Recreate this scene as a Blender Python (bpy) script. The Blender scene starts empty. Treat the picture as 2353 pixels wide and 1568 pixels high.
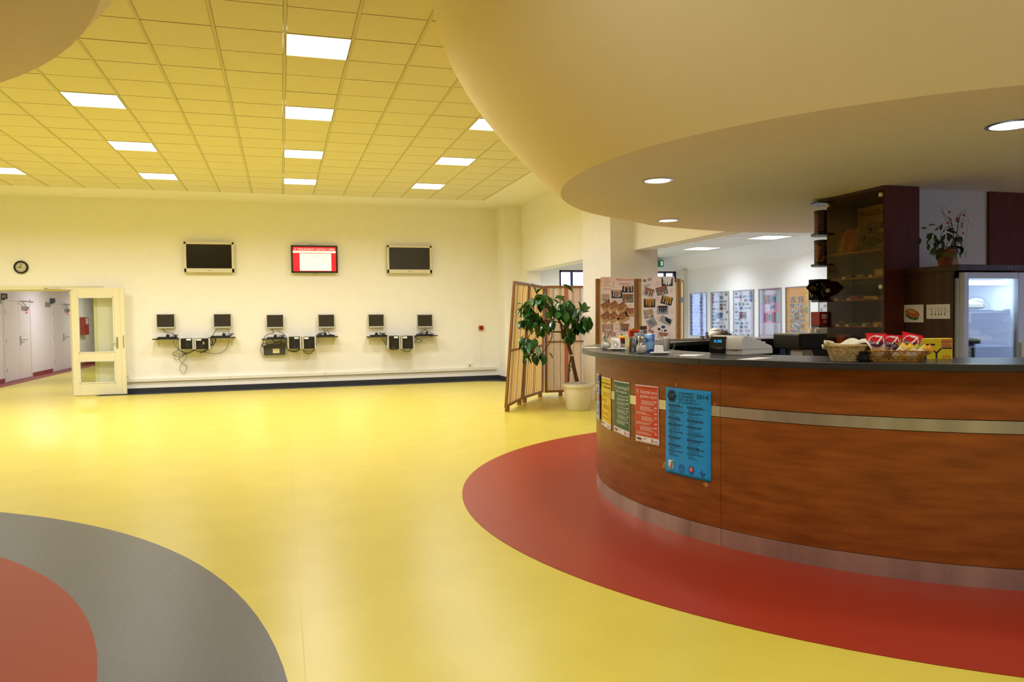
import bpy, bmesh, math, random
from mathutils import Vector, Matrix
R = math.radians
D = bpy.data
COL = bpy.context.scene.collection
SC = bpy.context.scene
random.seed(7)

# ------------------------------------------------------------------ camera
CH = 1.45                       # eye height
YAW, PITCH, ROLL, FOC = 0.2944, -0.0301, -0.01462, 1743.76
_f = Vector((math.sin(YAW)*math.cos(PITCH), math.cos(YAW)*math.cos(PITCH), math.sin(PITCH)))
_r0 = Vector((math.cos(YAW), -math.sin(YAW), 0)); _u0 = _r0.cross(_f)
_r = math.cos(ROLL)*_r0 + math.sin(ROLL)*_u0
_u = -math.sin(ROLL)*_r0 + math.cos(ROLL)*_u0
cam_d = D.cameras.new('camera'); cam = D.objects.new('camera', cam_d); COL.objects.link(cam)
cam_d.sensor_width = 36; cam_d.sensor_fit = 'HORIZONTAL'; cam_d.lens = FOC*36/2353
cam_d.clip_start = 0.05; cam_d.clip_end = 200
mw = Matrix((( _r.x, _u.x, -_f.x, 0), (_r.y, _u.y, -_f.y, 0), (_r.z, _u.z, -_f.z, CH), (0, 0, 0, 1)))
cam.matrix_world = mw
SC.camera = cam
# ------------------------------------------------------------------ view, world
vs = SC.view_settings; vs.view_transform = 'Standard'; vs.look = 'None'; vs.gamma = 1; vs.use_curve_mapping = False
vs.exposure = -0.98
W = D.worlds.new('overcast_sky'); SC.world = W; W.use_nodes = True
bg = W.node_tree.nodes['Background']; bg.inputs[0].default_value = (0.62, 0.72, 1.0, 1); bg.inputs[1].default_value = 7.0
PANEL_W, DOWN_W, ANNEX_W, CORR_W = 80, 18, 31, 90      # watts of the lamp kinds
HALL_COL = (0.985, 0.97, 0.97); ANNEX_COL = (0.88, 0.93, 1.0); DOWN_COL = (1.0, 0.94, 0.84)

def at(x, y, X=None, Y=None, Z=None):
    """point of the room on the plane X=, Y= or Z= seen at photograph pixel x, y"""
    d = _r*((x-1176.5)/FOC) + _u*((784-y)/FOC) + _f
    if Z is not None: t = (Z-CH)/d.z
    elif Y is not None: t = Y/d.y
    else: t = X/d.x
    return Vector((0, 0, CH)) + d*t
# ------------------------------------------------------------------ helpers
def lin(h):
    if isinstance(h, tuple): return h
    h = h.lstrip('#'); o = []
    for i in (0, 2, 4):
        c = int(h[i:i+2], 16)/255
        o.append(c/12.92 if c <= .04045 else ((c+.055)/1.055)**2.4)
    return tuple(o)
_mats = {}
def pm(name, col, rough=.5, metal=0., var=.08, scale=30., bump=0., stretch=(1, 1, 1), col2=None, sharp=False, emit=None, spec=.5, coat=0, detail=3., bscale=None):
    """procedural principled material: base colour varied by noise"""
    if name in _mats: return _mats[name]
    m = D.materials.new(name); m.use_nodes = True; nt = m.node_tree; b = nt.nodes['Principled BSDF']
    c = lin(col); c2 = lin(col2) if col2 else tuple(v*(1-var) for v in c)
    tc = nt.nodes.new('ShaderNodeTexCoord'); mp = nt.nodes.new('ShaderNodeMapping'); nz = nt.nodes.new('ShaderNodeTexNoise')
    mp.inputs['Scale'].default_value = stretch
    nt.links.new(tc.outputs['Object'], mp.inputs[0]); nt.links.new(mp.outputs[0], nz.inputs['Vector'])
    nz.inputs['Scale'].default_value = scale; nz.inputs['Detail'].default_value = detail
    cr = nt.nodes.new('ShaderNodeValToRGB'); e = cr.color_ramp.elements
    e[0].color = (*c2, 1); e[1].color = (*c, 1); e[0].position = .46 if sharp else .3; e[1].position = .54 if sharp else .7
    nt.links.new(nz.outputs['Fac'], cr.inputs[0]); nt.links.new(cr.outputs[0], b.inputs['Base Color'])
    b.inputs['Roughness'].default_value = rough; b.inputs['Metallic'].default_value = metal
    b.inputs['Specular IOR Level'].default_value = spec
    b.inputs['Coat Weight'].default_value = coat
    if bump:
        bp = nt.nodes.new('ShaderNodeBump'); bp.inputs['Strength'].default_value = bump; bp.inputs['Distance'].default_value = .002
        n2 = nz
        if bscale:
            n2 = nt.nodes.new('ShaderNodeTexNoise'); n2.inputs['Scale'].default_value = bscale; nt.links.new(tc.outputs['Object'], n2.inputs['Vector'])
        nt.links.new(n2.outputs['Fac'], bp.inputs['Height']); nt.links.new(bp.outputs[0], b.inputs['Normal'])
    if emit:
        b.inputs['Emission Color'].default_value = (*lin(emit[0]), 1); b.inputs['Emission Strength'].default_value = emit[1]
    _mats[name] = m; return m
def glass(name, tint, alpha=.12, rough=.02, k=1.):
    if name in _mats: return _mats[name]
    m = D.materials.new(name); m.use_nodes = True; nt = m.node_tree; nt.nodes.clear()
    o = nt.nodes.new('ShaderNodeOutputMaterial'); t = nt.nodes.new('ShaderNodeBsdfTransparent'); g = nt.nodes.new('ShaderNodeBsdfGlossy')
    fr = nt.nodes.new('ShaderNodeFresnel'); 
    ge = nt.nodes.new('ShaderNodeNewGeometry'); io = nt.nodes.new('ShaderNodeMath'); io.operation = 'MULTIPLY_ADD'; io.inputs[1].default_value = 1/1.5-1.5; io.inputs[2].default_value = 1.5
    nt.links.new(ge.outputs['Backfacing'], io.inputs[0]); nt.links.new(io.outputs[0], fr.inputs[0])
    mx = nt.nodes.new('ShaderNodeMixShader'); t.inputs[0].default_value = (*lin(tint), 1); g.inputs['Roughness'].default_value = rough
    mul = nt.nodes.new('ShaderNodeMath'); mul.operation = 'MULTIPLY_ADD'; mul.inputs[1].default_value = k; mul.inputs[2].default_value = alpha*.3
    nt.links.new(fr.outputs[0], mul.inputs[0]); nt.links.new(mul.outputs[0], mx.inputs[0])
    nt.links.new(t.outputs[0], mx.inputs[1]); nt.links.new(g.outputs[0], mx.inputs[2]); nt.links.new(mx.outputs[0], o.inputs[0])
    _mats[name] = m; return m
def cloth(name, col, trans=.45):
    """thin woven cloth that lets some light through"""
    m = pm(name, col, .9, var=.1, scale=220, bump=.15)
    nt = m.node_tree; b = nt.nodes['Principled BSDF']; out = [n for n in nt.nodes if n.type == 'OUTPUT_MATERIAL'][0]
    tr = nt.nodes.new('ShaderNodeBsdfTranslucent'); mx = nt.nodes.new('ShaderNodeMixShader'); mx.inputs[0].default_value = trans
    tr.inputs[0].default_value = (*lin(col), 1)
    nt.links.new(b.outputs[0], mx.inputs[1]); nt.links.new(tr.outputs[0], mx.inputs[2]); nt.links.new(mx.outputs[0], out.inputs[0])
    return m

class MB:
    def __init__(s): s.v = []; s.f = []
    def add(s, vs, fs, M=None):
        n = len(s.v)
        s.v += [tuple(M @ Vector(v)) if M else tuple(v) for v in vs]
        s.f += [tuple(i+n for i in f) for f in fs]; return s
    def box(s, lo, hi, M=None):
        x0, y0, z0 = lo; x1, y1, z1 = hi
        vs = [(x0,y0,z0),(x1,y0,z0),(x1,y1,z0),(x0,y1,z0),(x0,y0,z1),(x1,y0,z1),(x1,y1,z1),(x0,y1,z1)]
        return s.add(vs, [(0,3,2,1),(4,5,6,7),(0,1,5,4),(1,2,6,5),(2,3,7,6),(3,0,4,7)], M)
    def prism(s, poly, z0, z1, M=None):
        n = len(poly); a = sum(poly[i][0]*poly[(i+1) % n][1]-poly[(i+1) % n][0]*poly[i][1] for i in range(n))
        if a < 0: poly = poly[::-1]
        vs = [(x, y, z0) for x, y in poly]+[(x, y, z1) for x, y in poly]
        fs = [tuple(range(n-1, -1, -1)), tuple(range(n, 2*n))]+[(i, (i+1) % n, n+(i+1) % n, n+i) for i in range(n)]
        return s.add(vs, fs, M)
    def lathe(s, prof, n=24, M=None, cap=True):
        """prof = [(r, z) ...] bottom to top"""
        vs = []; fs = []; k = len(prof)
        for r, z in prof:
            for i in range(n):
                a = 2*math.pi*i/n; vs.append((r*math.cos(a), r*math.sin(a), z))
        for j in range(k-1):
            for i in range(n):
                fs.append((j*n+i, j*n+(i+1) % n, (j+1)*n+(i+1) % n, (j+1)*n+i))
        if cap: fs.append(tuple(range(n-1, -1, -1))); fs.append(tuple((k-1)*n+i for i in range(n)))
        return s.add(vs, fs, M)
    def cyl(s, p0, p1, r, n=12, r1=None):
        p0 = Vector(p0); p1 = Vector(p1); d = p1-p0; q = d.to_track_quat('Z', 'Y').to_matrix().to_4x4(); q.translation = p0
        return s.lathe([(r, 0), (r if r1 is None else r1, d.length)], n, q)
    def tube(s, pts, r, n=6, r1=None):
        pts = [Vector(p) for p in pts]; m = len(pts); vs = []; fs = []
        up = Vector((.13, .21, .97)).normalized(); 
        for i, p in enumerate(pts):
            t = (pts[min(i+1, m-1)]-pts[max(i-1, 0)]).normalized()
            x = t.cross(up); x = x.normalized() if x.length > .05 else t.cross(Vector((1, 0, 0))).normalized()
            y = t.cross(x).normalized(); up = -x.cross(t) if False else up
            rr = r if r1 is None else r+(r1-r)*i/(m-1)
            for k in range(n):
                a = 2*math.pi*k/n; vs.append(p+x*rr*math.cos(a)+y*rr*math.sin(a))
        for i in range(m-1):
            for k in range(n):
                fs.append((i*n+k, i*n+(k+1) % n, (i+1)*n+(k+1) % n, (i+1)*n+k))
        fs.append(tuple(range(n-1, -1, -1))); fs.append(tuple((m-1)*n+k for k in range(n)))
        return s.add(vs, fs)
    def ball(s, c, r, n=12, sq=(1, 1, 1), M=None):
        k = n//2
        prof = [(max(r*math.sin(math.pi*j/k), r*.02), -r*math.cos(math.pi*j/k)) for j in range(k+1)]
        T = Matrix.Translation(c) @ Matrix.Diagonal((*sq, 1))
        return s.lathe(prof, n, (M @ T) if M else T)
    def arc(s, c, r0, r1, a0, a1, z0, z1, n=48):
        """ring sector between radii r0<r1, degrees a0<a1"""
        vs = []; fs = []
        for i in range(n+1):
            a = R(a0+(a1-a0)*i/n); ca, sa = math.cos(a), math.sin(a)
            for r, z in ((r0, z0), (r1, z0), (r1, z1), (r0, z1)): vs.append((c[0]+r*ca, c[1]+r*sa, z))
        for i in range(n):
            o = i*4; q = o+4
            fs += [(o+1, q+1, q+2, o+2), (o, o+3, q+3, q), (o+3, o+2, q+2, q+3), (o, q, q+1, o+1)]
        fs += [(0, 1, 2, 3), (n*4+3, n*4+2, n*4+1, n*4)]
        return s.add(vs, fs)
    def build(s, name, mat, parent=None, smooth=None, bevel=0, seg=2):
        me = D.meshes.new(name); me.from_pydata(s.v, [], s.f); me.update()
        me.materials.append(mat)
        if smooth is not None:
            me.shade_smooth(); me.set_sharp_from_angle(angle=R(smooth))
        o = D.objects.new(name, me); COL.objects.link(o)
        if parent: o.parent = parent
        if bevel:
            bv = o.modifiers.new('bevel', 'BEVEL'); bv.width = bevel; bv.segments = seg; bv.limit_method = 'ANGLE'; bv.angle_limit = R(40)
        return o
def tag(o, label, cat, group=None):
    o['label'] = label; o['category'] = cat
    if group: o['group'] = group
    return o
def thing(name, label, cat, loc=(0, 0, 0), rz=0, group=None):
    o = D.objects.new(name, None); COL.objects.link(o); o.location = loc; o.rotation_euler = (0, 0, rz); o.empty_display_size = .05
    return tag(o, label, cat, group)
def struct(o, kind='structure'): o['kind'] = kind; return o
def copy_tree(o, parent=None):
    c = o.copy(); COL.objects.link(c); c.parent = parent
    if parent: c.matrix_parent_inverse = o.matrix_parent_inverse.copy()
    for ch in list(o.children): copy_tree(ch, c)
    return c
def dup(root, loc, rz, label):
    c = copy_tree(root); c.location = loc; c.rotation_euler = (0, 0, rz); c['label'] = label; return c
def spline(pts, k=6):
    P = [Vector(p) for p in pts]; P = [P[0]*2-P[1]]+P+[P[-1]*2-P[-2]]; out = []
    for i in range(1, len(P)-2):
        a, b, c, d = P[i-1:i+3]
        for j in range(k):
            t = j/k; out.append(.5*((2*b)+(c-a)*t+(2*a-5*b+4*c-d)*t*t+(3*b-a-3*c+d)*t**3))
    return out+[P[-2]]
_tc = {}
def text2d(s, shear=0., space=1.):
    """flat letters, cap height about 0.7 for size 1 -> (verts, faces, width)"""
    k = (s, shear, space)
    if k in _tc: return _tc[k]
    cu = D.curves.new('letters', 'FONT'); cu.body = s; cu.size = 1; cu.shear = shear; cu.space_character = space; cu.resolution_u = 2; cu.fill_mode = 'BOTH'
    ob = D.objects.new('letters', cu); COL.objects.link(ob); bpy.context.view_layer.update()
    me = ob.evaluated_get(bpy.context.evaluated_depsgraph_get()).to_mesh()
    vs = [(v.co.x, v.co.y) for v in me.vertices]; fs = [tuple(p.vertices) for p in me.polygons]
    D.objects.remove(ob); D.curves.remove(cu)
    x0 = min(v[0] for v in vs); x1 = max(v[0] for v in vs); vs = [(v[0]-x0, v[1]) for v in vs]
    _tc[k] = (vs, fs, x1-x0); return _tc[k]
class Flat:
    """flat print on a surface; F(u, v, d) gives the point, u and v in 0..1, d metres off the sheet"""
    def __init__(s, F): s.F = F; s.m = {}; s.lay = 0.0006
    def mb(s, mat): return s.m.setdefault(mat.name, (mat, MB()))[1]
    def quad(s, mat, pts, d=1, nx=1):
        b = s.mb(mat); vs = []; fs = []
        p0, p1, p2, p3 = pts     # bl br tr tl
        for i in range(nx+1):
            t = i/nx
            for a, c in ((p0, p1), (p3, p2)):
                vs.append(s.F(a[0]+(c[0]-a[0])*t, a[1]+(c[1]-a[1])*t, d*s.lay))
        for i in range(nx): fs.append((2*i, 2*i+2, 2*i+3, 2*i+1))
        b.add(vs, fs)
    def rect(s, mat, u0, v0, u1, v1, d=1, nx=1): s.quad(mat, [(u0, v0), (u1, v0), (u1, v1), (u0, v1)], d, nx)
    def poly(s, mat, pts, d=1): s.mb(mat).add([s.F(u, v, d*s.lay) for u, v in pts], [tuple(range(len(pts)))])
    def disc(s, mat, u, v, ru, rv, d=1, n=20, a0=0, a1=360, rot=0):
        c, q = math.cos(R(rot)), math.sin(R(rot)); pts = []
        for i in range(n):
            a = R(a0+(a1-a0)*i/(n if a1-a0 == 360 else n-1)); x, y = math.cos(a)*ru, math.sin(a)*rv
            pts.append((u+x*c-y*q, v+x*q+y*c))
        s.poly(mat, pts, d)
    def ring(s, mat, u, v, ru, rv, t=.8, d=1, n=20):
        b = s.mb(mat); vs = []; fs = []
        for i in range(n):
            a = 2*math.pi*i/n
            for k in (1, t): vs.append(s.F(u+ru*k*math.cos(a), v+rv*k*math.sin(a), d*s.lay))
        for i in range(n): j = (i+1) % n; fs.append((2*i, 2*j, 2*j+1, 2*i+1))
        b.add(vs, fs)
    def line(s, mat, pts, w, d=1, asp=1.):
        b = s.mb(mat); vs = []; fs = []
        for i, (u, v) in enumerate(pts):
            a = pts[max(i-1, 0)]; c = pts[min(i+1, len(pts)-1)]; dx, dy = c[0]-a[0], (c[1]-a[1])/asp; l = math.hypot(dx, dy) or 1
            nx, ny = -dy/l*w, dx/l*w*asp
            vs += [s.F(u+nx, v+ny, d*s.lay), s.F(u-nx, v-ny, d*s.lay)]
        for i in range(len(pts)-1): fs.append((2*i, 2*i+1, 2*i+3, 2*i+2))
        b.add(vs, fs)
    def text(s, mat, txt, u, v, h, asp, w=None, align='l', d=2, shear=0., rot=0.):
        """h = letter size in v units, asp = sheet width/height; w fits the width"""
        vs, fs, tw = text2d(txt, shear); sx = h/asp
        if w: sx = w/tw
        off = 0 if align == 'l' else (-tw*sx/2 if align == 'c' else -tw*sx)
        c, q = math.cos(R(rot)), math.sin(R(rot)); out = []
        for x, y in vs:
            a = x*sx+off; e = y*h; a2 = a*c-(e/asp)*q; e2 = a*asp*q+e*c
            out.append(s.F(u+a2, v+e2, d*s.lay))
        s.mb(mat).add(out, fs)
    def build(s, parent, name='print', label=None):
        r = []
        for mat, b in s.m.values():
            if b.v:
                o = b.build(name, mat, parent); r.append(o)
        return r
def planeF(o, ex, ey, n):
    o, ex, ey, n = map(Vector, (o, ex, ey, n)); n.normalize()
    return lambda u, v, d: o+ex*u+ey*v+n*d
def leaf_mesh(name, mat, L=1., Wd=.45, bend=.25, fold=.12):
    prof = [(0, 0), (.12, .35), (.35, .92), (.6, 1.), (.82, .62), (1, .04)]; vs = []; fs = []
    for t, w in prof:
        z = -bend*t*t*L
        for sgn in (-1, 0, 1): vs.append((sgn*w*Wd/2*L, t*L, z+(abs(sgn)*fold*w*Wd*L)))
    for i in range(len(prof)-1):
        for k in (0, 1): fs.append((3*i+k, 3*i+k+1, 3*i+k+4, 3*i+k+3))
    me = D.meshes.new(name); me.from_pydata(vs, [], fs); me.materials.append(mat); me.shade_smooth(); return me
# ------------------------------------------------------------------ materials
plaster = pm('white_plaster', '#f6f3ee', .85, var=.02, scale=6, bump=.12, bscale=160)
soffit_m = pm('canopy_plaster', '#efe2bd', .85, var=.02, scale=5, bump=.1, bscale=140)
under_m = pm('bounce_tinted_plaster', '#f1e8e4', .8, var=.02, scale=5, bump=.1, bscale=140)  # pinkish tint paints in light reflected from the counter and red floor
annex_m = pm('annex_plaster', '#f4f5f7', .85, var=.02, scale=6, bump=.1, bscale=160)
tile_m = pm('ceiling_tile', '#e8e1c8', .95, var=.05, scale=260, bump=.35, bscale=300)
runner_m = pm('ceiling_runner', '#d6cfb2', .8, var=.02)
floor_m = pm('yellow_linoleum', (.66, .545, .075), .30, col2=(.61, .50, .062), scale=2.2, detail=8, spec=.35, bump=.03, bscale=500)
red_m = pm('red_linoleum', (.35, .034, .014), .36, col2=(.30, .028, .012), scale=260, detail=2, spec=.2)
redl_m = pm('brick_red_linoleum', (.37, .07, .028), .5, col2=(.32, .06, .024), scale=260, detail=2, spec=.12)
grey_m = pm('grey_linoleum', (.065, .063, .06), .38, col2=(.10, .098, .093), scale=140, detail=2, spec=.35, sharp=False)
dark_base = pm('dark_baseboard', '#2c2f38', .5, var=.2, scale=90)
red_base = pm('red_baseboard', '#8f3a35', .5, var=.1, scale=60)
seam_m = pm('floor_seam', (.66, .53, .10), .5)
cherry = pm('cherry_laminate', (.33, .098, .018), .36, col2=(.20, .052, .009), scale=4.5, stretch=(.8, .8, 5), detail=9, spec=.3)
darkcherry = pm('dark_cherry_laminate', (.13, .03, .02), .5, col2=(.085, .02, .015), scale=5, stretch=(5, 5, .7), detail=8, spec=.12)
walnut = pm('brown_laminate', (.075, .034, .022), .4, col2=(.05, .022, .016), scale=5, stretch=(5, 5, .6), detail=8, spec=.2)
steel = pm('brushed_steel', '#d4d0c8', .30, .75, var=.42, scale=3.2, stretch=(1.4, 1.4, .03), detail=4)  # vertical colour streaks: brushed wear plus painted bright specular streaks
steel2 = pm('polished_steel', '#c9c7c4', .14, 1, var=.05)
ctop = pm('dark_countertop', '#2e2f31', .28, var=.25, scale=220, spec=.6)
ctopedge = pm('countertop_edge', '#4a463f', .45, var=.1, scale=100)
white_p = pm('white_paint', '#ece9dd', .45, var=.02)
grey_p = pm('grey_plastic', '#c9c7bd', .5, var=.03)
tvcream = pm('cream_tv_plastic', '#ddd6bf', .4, var=.02)
black_p = pm('black_plastic', '#121214', .35, var=.2)
cable_m = pm('black_cable', '#16150f', .5, var=.2)
screen_m = pm('dark_screen', '#0c0809', .2, var=.1)
screen_g = pm('dusty_screen', '#2a2420', .45, var=.15, scale=90)
paper = pm('white_paper', '#f2eff0', .7, var=.02)
ink = pm('black_ink', '#15161a', .7)
inkw = pm('white_ink', '#f4f2ee', .7)
tape = pm('sticky_tape', '#b98a55', .3, var=.1)
lampglow = pm('lamp_diffuser', '#ffffff', .5, emit=('#fffdf6', 5))
oak = pm('varnished_pine', (.34, .15, .035), .4, col2=(.24, .095, .02), scale=5, stretch=(4, 4, .6), detail=6)
photo_mats = [pm('photo_print_%s' % n, a, .5, col2=b, sharp=True, scale=s) for n, a, b, s in (
    ('blue', '#8fb4d8', '#2c4a78', 26), ('grey', '#c9cbd4', '#3b3a44', 30), ('red', '#b8686a', '#3a2430', 28), ('green', '#7fb0a0', '#2a5a52', 28),
    ('brown', '#b08a66', '#35241f', 32), ('pale', '#c9d2ec', '#8b9cc8', 22))]

HC = (4.96, 5.14)            # centre of the round bar
ZC = 4.04; YB = 17.4; XR = 5.35; YF_ = 16.5
LC = (-4.92, 2.67)           # centre of the round floor field at the left
# ------------------------------------------------------------------ setting
def sbox(name, lo, hi, mat, parent=None, bevel=0): 
    o = MB().box(lo, hi).build(name, mat, parent, bevel=bevel)
    if not parent: struct(o)
    return o
floor = struct(MB().box((-10, -5, -.1), (9.6, 36, 0)).build('floor', floor_m))
ring = struct(MB().arc((5.08, 5.24), 2.2, 3.78, 20, 340, .0005, .003, 120).build('floor_ring', red_m, floor))
gr = struct(MB().arc((-5.06, 2.61), 4.10, 5.08, -60, 150, .0005, .003, 90).build('floor_ring', grey_m, floor))
rd = struct(MB().arc((-4.85, 2.70), .3, 4.16, -60, 170, .0007, .0035, 90).build('floor_disc', redl_m, floor))
struct(MB().box((6.25, 7.9, .0005), (9.29, YF_-.02, .003)).build('floor_bounce', pm('pale_grey_floor', '#c2c4c8', .35, var=.06, scale=60), floor))  # unseen pale floor, added so light bounced onto the annex walls stays neutral
sm = MB()
for x in (-3.9, -1.92, .06): sm.box((x-.0015, -1, .0002), (x+.0015, YB, .0006))
sm.build('seam', seam_m, floor)
struct(MB().prism([(-3.6, YB-.02), (-3.6, YB-.42), (4.3, YB-.42), (4.95, YB-.75), (5.4, YB-.75), (5.4, YB-.02)], .0005, .003).build('floor_border', dark_base, floor))
struct(MB().box((-6.73, YB+.1, .0005), (-6.3, 35, .003)).build('floor_border', red_base, floor))

# walls of the hall
wb = MB()
wb.box((-3.66, YB, 0), (XR+.6, YB+.25, 4.2)); wb.box((-10, YB, 2.24), (-3.66, YB+.25, 4.2)); wb.box((-10, YB, 0), (-7.0, YB+.25, 2.24))
struct(wb.build('wall_back', plaster))
wr = MB()
wr.box((XR, 16.45, 0), (XR+.35, YB, 4.2)); wr.box((XR, 12.6, 2.52), (XR+.35, 16.45, 4.2))
wr.box((5.2, 11.5, 0), (6.06, 12.7, 4.2)); wr.box((5.62, 7.9, 2.55), (5.95, 11.5, 4.2))
wr.box((4.93, 16.8, 0), (XR, YB, 4.2))
struct(wr.build('wall_right', plaster))
struct(MB().box((-10.2, -5, 0), (-10, YB, 4.2)).build('wall_left', plaster))
struct(MB().box((-10, -5.2, 0), (9.6, -5, 4.2)).build('wall_rear', plaster))
sbox('baseboard_back', (-3.55, YB-.015, 0), (4.93, YB, .10), dark_base)
sbox('baseboard_right', (4.915, 16.785, 0), (XR, YB, .10), dark_base)
# suspended ceiling: tiles in a grid of runners
G0x, G0y, T = .088, 6.567, .6
ceiling = struct(MB().box((-10, -5, ZC+.06), (9.6, YB, ZC+.16)).build('ceiling', plaster))
struct(MB().box((4.29, -5, ZC), (9.6, YB, ZC+.05)).box((-10, 16.175, ZC), (4.29, YB, ZC+.05)).build('trim_1', plaster, ceiling))
LIGHTS = {(0, 1): 'nearest the camera in the middle row', (0, 5): 'second from the camera in the middle row', (0, 9): 'third from the camera in the middle row',
          (0, 13): 'farthest in the middle row, above the lit television', (-4, 5): 'nearest in the row left of the middle', (-4, 9): 'middle one in the row left of the middle',
          (-4, 13): 'farthest in the row left of the middle', (-8, 13): 'cut by the left edge of the picture', (4, 5): 'half hidden behind the round canopy edge',
          (4, 9): 'in the right row, in full view beside the canopy', (4, 13): 'farthest in the right row, above the right television'}
OFF = [(-8, 9), (-8, 5), (0, -7), (0, -11), (-4, -11), (4, -11), (-12, 9), (-12, 13), (-12, 5), (-8, -11)]
tile = None; rest = MB()
for cx in range(-17, 7):
    for ry in range(-19, 16):
        if (cx, ry) in LIGHTS or (cx, ry) in OFF: continue
        x0, y0 = G0x+cx*T, G0y+ry*T
        vis = cx >= -9 and ry >= -1
        if not vis: rest.box((x0+.012, y0+.006, ZC), (x0+T-.012, y0+T-.006, ZC+.015)); continue
        if tile is None:
            tile = MB().box((.017, .008, 0), (T-.017, T-.008, .015)).build('tile', tile_m, ceiling, bevel=0); o = tile
        else:
            o = tile.copy(); COL.objects.link(o)
        o.location = (x0, y0, ZC+random.uniform(-.0012, .0012))
o = rest.build('tile_field', tile_m, ceiling); o['kind'] = 'stuff'
for cx in range(-17, 8):
    x = G0x+cx*T
    r = MB().box((x-.014, -4.95, ZC-.006), (x+.014, 16.17, ZC+.012)).build('runner', runner_m, ceiling)
cross = MB()
for ry in range(-18, 17):
    y = G0y+ry*T; cross.box((-10, y-.005, ZC+.006), (4.28, y+.005, ZC+.02))
cross.build('cross_runner', pm('recessed_runner', '#9a9474', .9), ceiling)

def area(name, loc, size, watts, color, spread=180, shape='SQUARE', sizey=None, rot=(0, 0, 0)):
    l = D.lights.new(name, 'AREA'); l.shape = shape; l.size = size; l.energy = watts; l.color = color; l.spread = R(spread)
    if sizey: l.size_y = sizey
    o = D.objects.new(name, l); COL.objects.link(o); o.location = loc; o.rotation_euler = rot; return o
proto = None
def lamp(cx, ry, label, group='square ceiling light panels of the hall'):
    global proto
    loc = (G0x+(cx+.5)*T, G0y+(ry+.5)*T, ZC)
    if proto is None:
        t = thing('ceiling_light', label, 'ceiling light', loc, 0, group)
        MB().box((-.285, -.285, .0), (.285, .285, .01)).build('diffuser', lampglow, t)
        f = MB()
        for a in ((-.296, -.296, .296, -.284), (-.296, .284, .296, .296), (-.296, -.284, -.284, .284), (.284, -.284, .296, .284)): f.box((a[0], a[1], -.006), (a[2], a[3], .012))
        f.build('frame', white_p, t); proto = t
    else: t = dup(proto, loc, 0, label)
    t['group'] = group
    area('hall_lamp', (loc[0], loc[1], ZC-.008), .56, PANEL_W, HALL_COL, 155)
for (cx, ry), w in LIGHTS.items(): lamp(cx, ry, 'glowing square ceiling light panel, '+w)
ORD = ['first', 'second', 'third', 'fourth', 'fifth', 'sixth', 'seventh', 'eighth', 'ninth', 'tenth', 'eleventh']
for k, (cx, ry) in enumerate(OFF): lamp(cx, ry, 'glowing square ceiling light panel beyond the picture, %s of them' % ORD[k], 'ceiling light panels outside the picture')

# round dropped canopy over the bar: bottom plate, flared sides
def canopy(name, bottom, top, zb, zt, mat, p=1.6, n=8):
    """bottom/top = matching outline lists"""
    b = MB(); k = len(bottom); vs = []
    for j in range(n+1):
        t = j/n
        # t runs from ceiling (0) to bottom (1); the side bulges outwards
        w = t**p
        for (bx, by), (tx, ty) in zip(bottom, top): vs.append((tx+(bx-tx)*w, ty+(by-ty)*w, zt+(zb-zt)*t))
    fs = []
    for j in range(n):
        for i in range(k): fs.append((j*k+i, j*k+(i+1) % k, (j+1)*k+(i+1) % k, (j+1)*k+i))
    b.add(vs, fs); o = struct(b.build(name, mat, smooth=38))
    MB().add([(x, y, zb) for x, y in bottom], [tuple(range(k))]).build('underside', under_m, o); return o
bot = []; top = []
cb, ct = (4.93, 5.05), (5.05, 5.25)
for a in range(300, 118, -3):
    bot.append((cb[0]+2.83*math.cos(R(a)), cb[1]+2.83*math.sin(R(a)))); top.append((ct[0]+3.93*math.cos(R(a)), ct[1]+3.93*math.sin(R(a))))
for p, q in (((4.15, 7.99), (3.9, 9.05)), ((4.88, 8.26), (4.7, 9.3)), ((5.32, 8.37), (5.3, 9.4)), ((5.84, 8.39), (5.84, 8.5)), ((6.62, 8.3), (6.62, 8.4)), ((8.43, 6.94), (8.43, 7.1)), ((9.3, 6.4), (9.3, 6.5)), ((9.3, 2.0), (9.3, 1.4)), ((7.5, 1.9), (7.6, 1.3))):
    bot.append(p); top.append(q)
canopy('ceiling_canopy', bot, top, 2.5, ZC+.02, soffit_m)
bot = []; top = []
for a in range(0, 360, 4):
    bot.append((-4.66+4.01*math.cos(R(a)), 3.06+4.01*math.sin(R(a)))); top.append((-4.70+4.7*math.cos(R(a)), 2.95+4.7*math.sin(R(a))))
canopy('ceiling_canopy', bot, top, 3.05, ZC+.02, soffit_m, 1.3)
def downlight(x, y, r, label):
    p = at(x, y, Z=2.5)
    t = thing('downlight', label, 'ceiling light', p, 0, 'round downlights in the bar canopy')
    MB().lathe([(r, -.004), (r, .004)], 28).build('diffuser', lampglow, t)
    MB().lathe([(r*1.22, -.002), (r*1.22, -.006), (r*1.0, -.008), (r*1.0, -.002)], 28, cap=False).build('rim', steel2, t, smooth=40)
    area('downlight_lamp', (p.x, p.y, 2.5-.012), r*1.9, DOWN_W, DOWN_COL, 140, 'DISK')
downlight(1511, 414, .10, 'round downlight in the canopy above the coffee cups')
downlight(1535, 506, .10, 'round downlight near the far edge of the bar canopy')
downlight(2325, 286, .11, 'round downlight at the right edge above the counter')
for q in ((6.6, 3.2),):
    t = thing('downlight', 'round downlight in the canopy outside the picture', 'ceiling light', (q[0], q[1], 2.5), 0, 'round downlights outside the picture')
    MB().lathe([(.1, -.004), (.1, .004)], 28).build('diffuser', lampglow, t); area('downlight_lamp', (q[0], q[1], 2.488), .19, DOWN_W, DOWN_COL, 140, 'DISK')

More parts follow.
